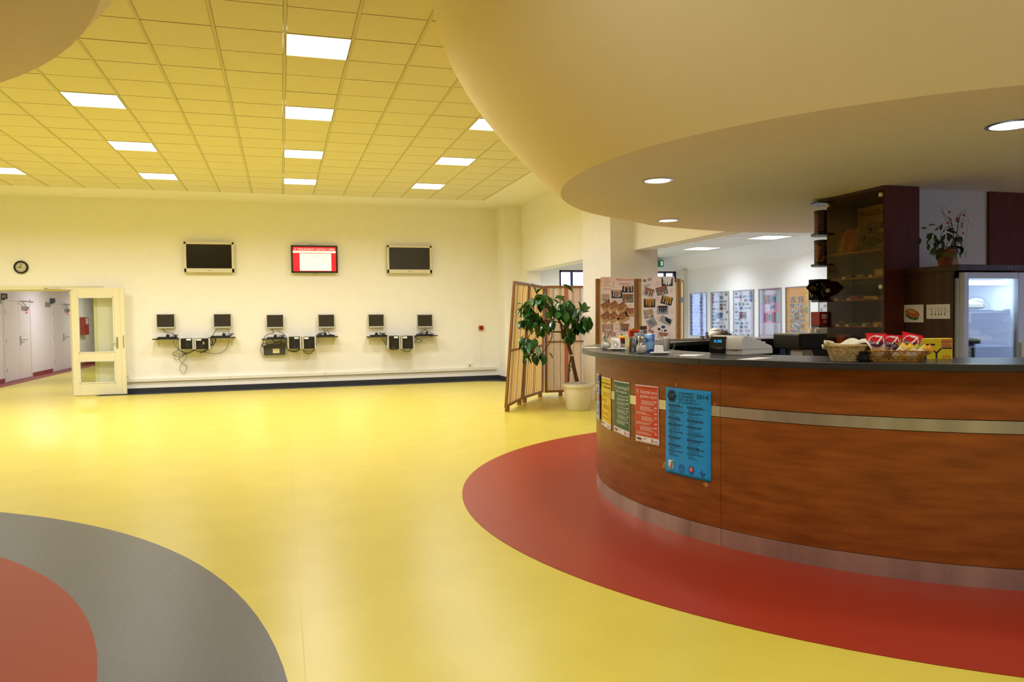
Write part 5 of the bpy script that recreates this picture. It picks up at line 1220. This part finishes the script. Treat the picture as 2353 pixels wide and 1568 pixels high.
for k, (x, y, w_, h_, rot) in enumerate(((1553, 884, 6, 8, 20), (1552, 1084, 9, 16, 25), (1524, 1068, 8, 22, -14), (1620, 1113, 14, 14, -50), (1428, 872, 5, 6, 0), (1427, 1005, 5, 10, 0), (1488, 1030, 6, 12, 0), (1393, 988, 4, 10, 0), (1642, 930, 7, 5, 45), (1440, 1052, 4, 5, 30), (1393, 863, 3, 4, 0))):
    a_, z_ = cylpt(x, y); c_, s_ = math.cos(R(rot)), math.sin(R(rot)); sc_ = .0019
    q = [(a_+math.degrees((c_*i*w_-s_*j*h_)*sc_/2*1.3/RB), z_+(s_*i*w_+c_*j*h_)*sc_/2) for i, j in ((-1, -1), (1, -1), (1, 1), (-1, 1))]
    F0 = curvF(q, RB+.0012); p0 = F0(.5, .5, 0)
    t = MB().add([F0(0, 0, 0)-p0, F0(1, 0, 0)-p0, F0(1, 1, 0)-p0, F0(0, 1, 0)-p0], [(0, 1, 2, 3)]).build('tape_strip', tape); t.location = p0
    tag(t, ['curled tape end above the blue poster', 'tape strip below the left corner of the blue poster', 'tape strip at the lower left edge of the blue poster', 'tape strip at the lower right corner of the blue poster', 'tape strip above the green poster', 'tape strip below the green poster', 'tape strip below the orange red poster', 'tape strip below the yellow poster', 'tape corner left on the steel band right of the blue poster', 'small scrap of tape on the bare wood under the green poster', 'small tape strip above the yellow poster'][k], 'tape')
# ------------------------------------------------------------------ folding screens
cl1 = cloth('cream_cloth', '#f6dca0', .4); cl2 = cloth('pinkish_cloth', '#e6c6ae', .5)
st_o = pm('orange_stripe', '#c8702c', .9); st_b = pm('brown_stripe', '#8a6a38', .9); st_r = pm('salmon_stripe', '#cf7a55', .9); st_w = pm('white_stripe', '#efe6d8', .9); st_g = pm('grey_stripe', '#9a8a80', .9)
def lerpF(bl, br, tr, tl, n):
    n = Vector(n).normalized()
    return lambda u, v, d: (bl.lerp(br, u)).lerp(tl.lerp(tr, u), v)+n*d
def member(F, u0, v0, u1, v1, d0, d1):
    vs = [F(u, v, d) for d in (d0, d1) for u, v in ((u0, v0), (u1, v0), (u1, v1), (u0, v1))]
    return vs, [(0, 3, 2, 1), (4, 5, 6, 7), (0, 1, 5, 4), (1, 2, 6, 5), (2, 3, 7, 6), (3, 0, 4, 7)]
def screen_panel(par, F, fw_, fh, cl, stripes, mid=.44):
    for (u0, v0, u1, v1, nm) in ((0, 0, fw_, 1, 'stile'), (1-fw_, 0, 1, 1, 'stile'), (fw_, 0, 1-fw_, fh, 'rail'), (fw_, 1-fh, 1-fw_, 1, 'rail'), (fw_, mid-fh/3, 1-fw_, mid+fh/3, 'middle_rail')):
        MB().add(*member(F, u0, v0, u1, v1, -.016, .016)).build(nm, oak, par)
    b = MB(); n = 24; vs = []; fs = []
    for i in range(n+1):
        u = fw_*.6+(1-fw_*1.2)*i/n
        for v in (fh*.6, 1-fh*.6): vs.append(F(u, v, .004*math.sin(i*1.9)-.004))
    for i in range(n): fs.append((2*i, 2*i+2, 2*i+3, 2*i+1))
    c = b.add(vs, fs).build('cloth', cl, par, smooth=80)
    S = Flat(F); S.lay = .004
    for (u, w_, m_, wig) in stripes:
        pts = [(u+wig*math.sin(j*1.7+u*40), fh+(1-2*fh)*j/16) for j in range(17)]; S.line(m_, pts, w_, 1, 2)
    for o in S.build(par, 'stripe'): o['kind'] = 'stuff'
def footed(par, F, us):
    for u in us: MB().add(*member(F, u-.03, -.045, u+.03, .0, -.03, .03)).build('foot', oak, par)
P0 = at(1161, 938, Z=.07); P1 = at(1199, 918, Z=.07); P2 = at(1248, 902, Z=.07)
T0 = at(1181, 646, Y=P0.y); T1 = at(1216, 652, Y=P1.y); T2 = at(1250, 658, Y=P2.y)
org = Vector((P0.x, P0.y, 0))
t = thing('folding_screen', 'two leaf folding screen of pine and striped cream cloth, leaning slightly', 'folding screen', org)
n0 = (P1-P0).cross(Vector((0, 0, 1))); rr = random.Random(5)
for k, (a, b, c, d) in enumerate(((P0, P1, T1, T0), (P1, P2, T2, T1))):
    F = lerpF(a-org, b-org, c-org, d-org, (b-a).cross(Vector((0, 0, 1))))
    st = []  # orange lines are cloth pattern; brown ones paint in its shadows
    for i in range(9): u = .1+.095*i+rr.uniform(-.01, .01); st.append((u, rr.choice((.006, .009, .013)), [st_o, st_b, st_o, st_o][i % 4], .004))
    st += [(.25, .014, st_b, .002), (.6, .012, st_b, .002)] if k == 0 else [(.5, .014, st_o, .003)]
    screen_panel(t, F, .055 if k == 0 else .07, .02, cl1, st, .45 if k == 0 else .445); footed(t, F, (.12, .85))
A_ = at(1252, 903, Z=.07); B_ = Vector((5.62, A_.y, A_.z)); TA = at(1252, 657, Y=A_.y); TB = Vector((5.62, A_.y, TA.z)); org = Vector((A_.x, A_.y, 0))
t = thing('folding_screen', 'screen leaf with pink and salmon striped cloth standing behind the tree', 'folding screen', org)
F = lerpF(A_-org, B_-org, TB-org, TA-org, (0, -1, 0))
st = [(.115, .012, st_w, 0), (.17, .004, st_g, .002), (.21, .04, st_w, .0), (.30, .005, st_b, .006), (.36, .02, st_w, 0), (.42, .04, st_r, .002), (.50, .025, st_w, 0), (.56, .005, st_g, .002), (.70, .005, st_g, .004), (.74, .02, st_w, 0), (.80, .04, st_r, .002), (.87, .025, st_w, 0), (.92, .004, st_g, 0)]
screen_panel(t, F, .045, .02, cl2, st, .475); footed(t, F, (.30, .8))
YS = 11.2
def leaf3(x0, x1, ytop): return (at(x0, 930, Y=YS), at(x1, 930, Y=YS), at(x1, ytop, Y=YS), at(x0, ytop, Y=YS))
org = Vector((at(1369, 900, Y=YS).x, YS, 0)); zb3 = .10
t = thing('folding_screen', 'folding screen behind the bar carrying two white nail photo sheets', 'folding screen', org)
for x0, x1, yt in ((1369, 1463, 641), (1464, 1561, 641)):
    a, b, c, d = leaf3(x0, x1, yt); a.z = b.z = zb3; c.z = d.z = (c.z+d.z)/2
    F = lerpF(a-org, b-org, c-org, d-org, (0, -1, 0))
    screen_panel(t, F, .085 if x0 == 1369 else .045, .025, cloth('pale_cloth', '#f2dca4', .35), [(.93, .008, st_b, 0)], .45); footed(t, F, (.15, .85))
    pg = MB()
    for k in range(7): pg.box((a.x-org.x+(.10 if x0 == 1369 else .04), -.02, .3+k*.25), (a.x-org.x+(.112 if x0 == 1369 else .052), -.014, .312+k*.25))
    o = pg.build('nail', ink, t); o['kind'] = 'stuff'
a = at(1562, 930, Y=YS); b = at(1571.5, 930, Y=YS+.55); a.z = b.z = zb3; c = at(1571, 637, Y=YS+.55); d = at(1562, 641, Y=YS); c.z = d.z
F = lerpF(a-org, b-org, c-org, d-org, (-1, -.3, 0)); screen_panel(t, F, .2, .02, cl1, [], .45)
q = at(1567.5, 690, Y=YS-.03)-org; MB().box((q.x-.024, -.04, q.z-.04), (q.x+.024, -.037, q.z+.045)).build('blue_label', pm('light_blue_label', '#8ab4e0', .5, col2='#4a6a9a', sharp=True, scale=50), t)
# two sheets of nail photographs
def F3(oy): 
    return lambda u, v, d: at(1360+220*u, 790-165*v, Y=oy-d)
redpen = pm('red_pen', '#e0604e', .7)
def pu(x): return x/2091.
def pv(y): return 1-y/1568.
bgs = {'tan': ('#c9a56c', '#b8905a'), 'navy': ('#2f3c50', '#1c2838'), 'dark': ('#2c2228', '#1a1418'), 'pale': ('#cfc6c8', '#b8b0b4'), 'grey': ('#7a8488', '#4c585c'), 'gold': ('#3a2c18', '#1c140c'), 'teal': ('#4a7c7c', '#9a8a80'), 'silver': ('#aeb0b4', '#8c8e94'), 'pink': ('#c9a8b4', '#8a5a70')}
skin1 = pm('photo_skin', '#9c5f40', .5, var=.2, scale=40); skin2 = pm('photo_skin_pale', '#c8a08c', .5, var=.1, scale=40); skin3 = pm('photo_skin_gold', '#c8923c', .5, var=.2, scale=40); nailm = pm('photo_nail', '#e8c090', .4); nailw = pm('photo_nail_white', '#efe8e4', .4); naild = pm('photo_nail_dark', '#2c2430', .4)
def hand_photo(par, F, cx, cy, w_, h_, rot, bg, sk, nl, n=4, base=2):
    asp = 220/165.
    U, V = pu(cx), pv(cy); hw, hh_ = w_/2091/2, h_/1568/2
    c_, s_ = math.cos(R(rot)), math.sin(R(rot))
    def T(a, b): x, y = a*w_/2, b*h_/2; return (U+(x*c_-y*s_)/2091, V+(x*s_+y*c_)/1568)
    fl = Flat(F); fl.lay = .0008
    fl.poly(pm('photo_bg_'+bg, bgs[bg][0], .5, col2=bgs[bg][1], scale=30), [T(-1, -1), T(1, -1), T(1, 1), T(-1, 1)], base)
    rr_ = random.Random(int(cx+cy))
    if n:
        for k in range(n):
            x = -.55+1.15*k/(n-1); lean = rr_.uniform(-.1, .1); L = -.15-.35*math.sin(math.pi*(k+.5)/n)
            def cap(x0, y0, x1, y1, r, m_, d_):
                pts = []
                for i in range(9): a_ = math.pi+math.pi*i/8; pts.append((x1+r*math.cos(a_), y1+r*.8*math.sin(a_)))
                pts += [(x0+r, y0), (x0-r, y0)]; fl.poly(m_, [T(max(-1, min(1, p)), max(-1, min(1, q_))) for p, q_ in pts], d_)
            cap(x, 1, x+lean, L, .13, sk, base+1+k*.1); cap(x+lean, L+.08, x+lean*1.2, L-.28, .075, nl, base+2+k*.1)
        fl.poly(sk, [T(-.8, 1), T(-.75, .55), (T(.8, .6)), T(.85, 1)], base+1.6)
    objs = fl.build(par, 'photo'); return objs
def nailsheet(x0, x1, ytop, label, fill):
    YS2 = YS-.022
    o0 = at((x0+x1)/2, 790, Y=YS2); o0.z = 1.0
    a = at(x0, ytop, Y=YS2); b = at(x1, ytop, Y=YS2)
    t = thing('photo_sheet', label, 'poster', (a.x, YS2, .95))
    MB().box((0, 0, 0), (b.x-a.x, .002, a.z-.95)).build('sheet', pm('pinkish_paper', '#f0dfdc', .7, var=.03), t)
    off = Vector((a.x, YS2, .95)); FF = lambda u, v, d: F3(YS2)(u, v, d+.0005)-off
    fill(t, FF); return t
def left_fill(t, FF):
    S = Flat(FF); S.lay = .0008; asp = 220/165
    S.text(redpen, 'Műkörömépítés', pu(520), pv(195), .052, asp, w=.185, d=1, shear=.35); S.text(redpen, 'fejlesztése !', pu(585), pv(280), .05, asp, w=.14, d=1, shear=.4)
    rr_ = random.Random(9)
    for i in range(6):
        y = 135+34*i; S.line(redpen, [(pu(215+8*j), pv(y+rr_.uniform(-8, 8))) for j in range(4)], .0016, 1, asp)
        S.line(redpen, [(pu(265+9*j), pv(y+rr_.uniform(-9, 9))) for j in range(rr_.randint(12, 20))], .0016, 1, asp)
    S.line(redpen, [(pu(485), pv(205)), (pu(465), pv(260)), (pu(475), pv(330)), (pu(495), pv(360))], .0018, 1, asp)
    S.line(redpen, [(pu(245+11*j), pv(375+rr_.uniform(-14, 14))) for j in range(18)], .002, 1, asp)
    for x, y in ((465, 630), (610, 628), (840, 738), (535, 1150), (535, 1240), (228, 890), (228, 1090)): S.ring(redpen, pu(x), pv(y), .014, .013, .82, 1); S.line(redpen, [(pu(x-8), pv(y+6)), (pu(x), pv(y-8)), (pu(x+8), pv(y+6))], .0014, 1, asp)
    S.build(t, 'handwriting')
    for a in ((787, 377, 240, 150, 0, 'dark', skin2, nailw, 3), (545, 487, 235, 180, 0, 'navy', skin2, nailw), (297, 570, 180, 170, 0, 'pale', skin2, naild), (787, 577, 240, 185, 0, 'grey', skin1, nailm),
              (325, 750, 230, 200, 33, 'tan', skin1, nailm), (485, 760, 230, 200, 33, 'tan', skin1, nailm), (660, 785, 240, 205, 33, 'tan', skin1, nailm), (322, 985, 230, 200, 33, 'tan', skin1, nailm), (475, 995, 230, 200, 33, 'tan', skin1, nailm), (680, 1000, 250, 205, 30, 'tan', skin1, nailm), (825, 885, 215, 185, 0, 'tan', skin1, nailm),
              (345, 1228, 240, 178, 0, 'pink', skin2, nailw, 5), (715, 1222, 240, 178, 0, 'pale', skin1, naild, 5), (430, 1365, 190, 90, 0, 'pink', skin2, nailw)): hand_photo(t, FF, *a)
def right_fill(t, FF):
    S = Flat(FF); S.lay = .0008; asp = 220/165
    for x, y in ((1445, 255), (1738, 415), (1440, 600), (1755, 880), (1448, 1010), (1735, 1388)): S.ring(redpen, pu(x), pv(y), .016, .026, .86, 1); S.line(redpen, [(pu(x-8), pv(y+12)), (pu(x), pv(y-14)), (pu(x+8), pv(y+6))], .0014, 1, asp)
    for x, y in ((1315, 112), (1378, 280), (1480, 680), (1762, 1022), (1435, 1315), (1688, 1315)): S.disc(pm('red_pin', '#d83040', .5), pu(x), pv(y), .004, .005, 2)
    S.disc(pm('photo_nail_dark', '#2c2430', .4), pu(1152), pv(192), .017, .018, 1); S.disc(nailw, pu(1152), pv(190), .008, .006, 2)
    S.disc(pm('device_blue', '#5a88a8', .5), pu(1560), pv(1205), .024, .022, 1, rot=-20); S.rect(pm('poster_ink', '#183c66', .6), pu(1530), pv(1232), pu(1585), pv(1185), 2); S.disc(naild, pu(1468), pv(1252), .016, .017, 1); S.disc(naild, pu(1605), pv(1285), .016, .014, 1, rot=40); S.disc(pm('photo_bg_pink', '#c9a8b4', .5), pu(1525), pv(1290), .012, .014, 1)
    S.build(t, 'print')
    for a in ((1265, 165, 80, 60, 10, 'silver', skin2, nailw, 0), (1210, 295, 160, 60, 15, 'pale', skin2, nailw, 0), (1645, 218, 245, 185, 0, 'dark', nailw, nailw, 6), (1240, 448, 250, 180, -18, 'pale', skin1, naild), (1530, 412, 250, 180, 14, 'grey', skin1, nailm), (1260, 682, 250, 190, 0, 'gold', skin3, skin3), (1635, 625, 245, 180, -14, 'gold', skin3, nailm),
              (1545, 833, 252, 185, 0, 'silver', naild, pm('photo_blue', '#5a6a94', .5)), (1240, 915, 200, 185, 11, 'teal', skin2, nailw, 5), (1310, 1115, 200, 190, 28, 'silver', naild, nailw, 0), (1615, 1060, 265, 150, -24, 'silver', naild, naild, 0), (1290, 1295, 130, 70, -28, 'pink', skin2, nailw, 0), (1555, 1395, 240, 130, -6, 'pale', skin1, nailw)): hand_photo(t, FF, *a)
    S = Flat(FF); S.lay = .0008
    for k in range(4): S.quad(ink, [(pu(1590+8*k), pv(1075+24*k-72)), (pu(1720), pv(1140+24*k-72)), (pu(1728), pv(1122+24*k-72)), (pu(1600+8*k), pv(1058+24*k-72))], 5)
    for k in range(3): S.quad(naild, [(pu(1235+40*k), pv(1105+30*k)), (pu(1290+40*k), pv(1050+30*k)), (pu(1300+40*k), pv(1062+30*k)), (pu(1245+40*k), pv(1117+30*k))], 5)
    S.build(t, 'print')
nailsheet(1380, 1456.5, 637, 'left white sheet of hand photographs with red handwriting', left_fill)
nailsheet(1473.5, 1549.5, 635.5, 'right white sheet of hand photographs with red circled numbers', right_fill)
# ------------------------------------------------------------------ posters on the far wall
XW = 9.296; alu = pm('poster_frame', '#a9adb4', .35, metal=.6, var=.05)
PO = [(1587.5, 1623.5), (1635, 1675), (1687, 1731.5), (1745.5, 1795), (1807, 1860), (1883, 1925)]
zbt = at(1605, 771, X=XW).z; ztp = at(1640, 673, X=XW).z
PL_ = ['leftmost framed photo poster on the far wall, bluish', 'second framed photo poster from the left on the far wall', 'third framed photo poster with a large central picture', 'framed pink poster on the far wall', 'framed orange poster on the far wall', 'framed white poster half hidden by the glass cabinet']
for k, (x0, x1) in enumerate(PO):
    ya, yc = at(x0, 700, X=XW).y, at(x1, 700, X=XW).y; Wp = ya-yc; Hp = ztp-zbt; asp = Wp/Hp
    t = thing('framed_poster', PL_[k], 'poster', (XW, ya, zbt), 0, 'framed posters on the far wall')
    bgc = [pm('poster_paper_blue', '#d2dcf6', .4), paper, paper, pm('poster_pink', '#f0a8b8', .5, var=.08), pm('poster_orange', '#f0a020', .5, var=.1), paper][k]
    MB().box((-.006, -Wp, 0), (0, 0, Hp)).build('sheet', bgc, t)
    fr_ = MB(); g = .014
    for lo, hi in (((-.02, -Wp-g, -g), (0, 0+g, 0)), ((-.02, -Wp-g, Hp), (0, g, Hp+g)), ((-.02, 0, 0), (0, g, Hp)), ((-.02, -Wp-g, 0), (0, -Wp, Hp))): fr_.box(lo, hi)
    fr_.build('frame', alu, t)
    S = Flat(planeF((-.0065, 0, 0), (0, -Wp, 0), (0, 0, Hp), (-1, 0, 0))); S.lay = .0008; rr_ = random.Random(20+k)
    gt = pm('grey_print', '#8a8ea0', .6)
    if k in (0, 1, 2, 5):
        if k != 0: S.text(gt, 'KOMÁROM', .5, .93, .025, asp, w=.4, align='c', d=1); S.rect(gt, .3, .90, .7, .905, 1)
        for r_ in range(11):
            v = .86-.082*r_; u = .05
            while u < .9:
                w_ = rr_.uniform(.09, .22); h_ = rr_.uniform(.035, .07)
                if rr_.random() < .82 and u+w_ < .97 and not (k in (1, 2) and .3 < u+w_/2 < .75 and .38 < v < .56): S.rect(photo_mats[rr_.choice((0, 0, 5, 5, 1) if k == 0 else (0, 0, 1, 2, 3, 4, 5))], u, v-h_*.3, u+w_, v+h_*.7, 1)
                u += w_+rr_.uniform(.03, .10)
        if k in (1, 2): S.rect(photo_mats[0 if k == 1 else 2], .28, .40, .66, .54, 2)
        for u in (.06, .8): S.rect(photo_mats[4 if k else 0], u, .91, u+.14, .975, 2)
    elif k == 3:
        S.rect(paper, .22, .89, .78, .965, 1); S.text(gt, 'ERASMUS', .5, .92, .03, asp, w=.35, align='c', d=2)
        S.rect(pm('mint_print', '#a8d8c0', .6), .06, .72, .22, .97, 1); S.rect(pm('mint_print', '#a8d8c0', .6), .80, .72, .95, .97, 1); S.rect(pm('lilac_print', '#d0c4e4', .6), .06, .55, .2, .70, 1)
        S.rect(pm('orange_print', '#d8842c', .5), .25, .78, .38, .87, 1)
        for u, v, w_, h_, m_ in ((.38, .70, .16, .17, 2), (.58, .72, .2, .13, 0), (.26, .70, .10, .08, 4), (.5, .60, .26, .06, 0), (.22, .33, .18, .17, 2), (.42, .35, .14, .12, 3), (.58, .32, .18, .2, 2)): S.rect(photo_mats[m_], u, v, u+w_, v+h_, 1)
        S.rect(pm('magenta_print', '#b8386a', .6), .23, .33, .38, .50, 2); S.rect(pm('magenta_print', '#b8386a', .6), .58, .33, .74, .52, 2); S.rect(pm('lilac_print', '#d0c4e4', .6), .02, .3, .2, .52, 1); S.rect(pm('mint_print', '#a8d8c0', .6), .78, .32, .95, .5, 1); S.rect(paper, .24, .54, .5, .68, 1); S.ring(gt, .3, .6, .05, .03, .7, 2)
        for c in range(3):
            S.rect(paper, .04+.32*c, .02, .32+.32*c, .29, 1); lines(S, gt, .06+.32*c, .30+.32*c, .265, .016, 15, .005, c, .2, 2)
    else:
        S.text(pm('orange_dark', '#b8701c', .6), 'HONISMERET', .5, .935, .028, asp, w=.5, align='c', d=1); S.text(pm('orange_dark', '#b8701c', .6), 'KOMÁROM TÖRTÉNETE', .5, .865, .026, asp, w=.68, align='c', d=1)
        S.rect(photo_mats[4], .20, .70, .45, .82, 1); S.rect(photo_mats[4], .52, .70, .77, .82, 1)
        for r_ in range(6):
            for c in range(3): S.rect(photo_mats[1 if (r_+c) % 3 else 4], .19+.21*c, .60-.10*r_, .37+.21*c, .68-.10*r_, 1)
        S.rect(photo_mats[4], .36, .36, .60, .50, 2); S.rect(photo_mats[1], .36, .16, .6, .30, 2)
        for i in range(4): S.quad(pm('amber_print', '#e8c050', .6), [(.03, .15+.2*i), (.13, .17+.2*i), (.12, .29+.2*i), (.02, .28+.2*i)], 1); S.quad(pm('amber_print', '#e8c050', .6), [(.85, .15+.2*i), (.96, .13+.2*i), (.97, .26+.2*i), (.86, .27+.2*i)], 1)
        S.quad(pm('leaf_green_print', '#6aa850', .6), [(.82, .5), (.93, .49), (.95, .61), (.84, .62)], 2); S.quad(pm('violet_print', '#6a4aa0', .6), [(.22, .02), (.42, .0), (.38, .18), (.2, .17)], 2); S.quad(pm('leaf_green_print', '#6aa850', .6), [(.03, .02), (.15, .03), (.16, .14), (.04, .13)], 2)
    S.build(t, 'print')
    MB().box((-.014, -Wp, 0), (-.0125, 0, Hp)).build('glass_front', glass('poster_glass', '#fafcff', .3, .05), t)
# ------------------------------------------------------------------ potted rubber tree
pt = at(1330, 936, Z=0); py = 11.05; pxc = at(1329, 930, Y=py).x
t = thing('rubber_tree', 'tall bushy rubber tree in a big cream plastic pot', 'plant', (pxc, py, 0)); org = Vector((pxc, py, 0))
potm = pm('cream_pot', '#ece4cc', .35, var=.02)
MB().lathe([(.175, 0), (.185, .012), (.225, .30), (.232, .36), (.248, .365), (.252, .41), (.24, .412), (.228, .36), (.215, .34)], 40).build('pot', potm, t, smooth=35)
MB().lathe([(.222, .355), (.05, .362)], 30).build('soil', _mats['soil'], t)
bark = pm('tree_bark', '#6a4a2c', .8, col2='#3c2816', scale=40, stretch=(1, 1, .3), bump=.3)
def tp(x, y, dy=0): return at(x, y, Y=py+dy)-org
def branch(pts, r0, r1, nm='branch'): MB().tube(spline([tp(*p) for p in pts], 6), r0, 8, r1).build(nm, bark, t, smooth=60)
branch([(1326, 877), (1322, 860), (1318, 842), (1315, 825), (1311, 810), (1306, 792), (1303, 778)], .032, .024, 'trunk')
branch([(1306, 878), (1307, 855), (1309, 835), (1312, 818)], .015, .012, 'trunk')
branch([(1303, 780), (1297, 768), (1292, 760), (1289, 745), (1281, 732), (1273, 720), (1262, 705), (1255, 695)], .022, .008)
branch([(1295, 765), (1285, 763), (1270, 763), (1258, 761, -.1), (1244, 755, -.15), (1230, 748, -.2)], .013, .006)
branch([(1297, 752), (1285, 742), (1270, 738, .1), (1250, 740, .1), (1236, 738, .1)], .010, .005)
branch([(1275, 733), (1262, 736), (1240, 737), (1224, 730), (1212, 715)], .009, .005)
branch([(1268, 765), (1268, 775), (1262, 790), (1254, 802), (1245, 812), (1236, 818)], .008, .004)
branch([(1294, 760), (1303, 748), (1312, 740), (1322, 735), (1335, 738), (1345, 737)], .011, .005)
branch([(1296, 755), (1300, 735), (1303, 715), (1309, 695), (1316, 690)], .010, .004)
branch([(1240, 752, -.15), (1222, 765, -.15), (1212, 780, -.15), (1213, 800, -.15)], .007, .004)
for dz in (0, .012): MB().lathe([(.034, 0), (.036, .006), (.034, .012)], 14, Matrix.Translation(tp(1314, 819)+Vector((0, 0, dz))) @ Matrix.Rotation(R(12), 4, 'Y'), cap=False).build('tie', pm('cream_tie', '#d8cfa8', .7), t)
lg = [pm('rubber_leaf_a', '#1d5a1a', .26, col2='#123f12', scale=6, spec=.6), pm('rubber_leaf_b', '#2c7028', .28, col2='#1c4f1a', scale=6, spec=.6), pm('rubber_leaf_c', '#3c6a1c', .3, col2='#274a12', scale=6, spec=.6)]
lms = [leaf_mesh('leaf', m_, 1, wd, bd) for m_ in lg for wd, bd in ((.46, .2), (.56, .3))]
CL = [(1240, 690, 28, 14, 20, 250), (1232, 681, 6, 5, 2, 90), (1250, 686, 12, 8, 6, 230), (1215, 712, 16, 22, 16, 240), (1203, 712, 6, 12, 5, 200), (1230, 733, 20, 20, 20, 260), (1212, 745, 14, 12, 10, 250), (1240, 752, 18, 14, 16, 270), (1208, 783, 10, 16, 10, 260), (1214, 800, 14, 14, 12, 265), (1206, 818, 9, 14, 6, 280), (1231, 783, 6, 5, 1, 270), (1238, 820, 20, 7, 9, 260), (1243, 800, 6, 4, 2, 210), (1261, 812, 3, 8, 1, 290),
      (1300, 706, 20, 20, 24, 255), (1292, 722, 10, 14, 8, 250), (1318, 715, 14, 18, 14, 270), (1312, 733, 12, 14, 10, 280), (1340, 737, 18, 12, 14, 285), (1345, 748, 10, 12, 9, 270), (1330, 752, 12, 14, 10, 265), (1306, 768, 14, 14, 12, 265), (1262, 712, 14, 14, 10, 290), (1272, 690, 8, 8, 3, 350), (1264, 743, 12, 10, 6, 270), (1316, 681, 5, 8, 2, 120), (1330, 695, 5, 3, 1, 350), (1341, 722, 10, 5, 4, 60), (1308, 848, 4, 8, 3, 280)]
rr = random.Random(11)
for cx_, cy_2, rx_, ry_, n, dirn in CL:
    for k in range(int(n*1.45) if n > 3 else n):
        a = rr.uniform(0, 2*math.pi); q_ = math.sqrt(rr.random()); x = cx_+rx_*.8*q_*math.cos(a); y = cy_2+ry_*.8*q_*math.sin(a)-6
        small = cy_2 > 840; dpth = rr.uniform(-.22, .22)
        p = tp(x, y, dpth); dd = R(dirn+rr.uniform(-50, 50)+(math.degrees(math.atan2(-(y-cy_2), x-cx_)) - dirn)*.0)
        d = Vector((math.cos(dd), rr.uniform(-.9, .5), math.sin(dd)))
        addleaf(t, rr.choice(lms), p, d, rr.uniform(.125, .195)*(.45 if small else 1), rr.uniform(-.9, .9))
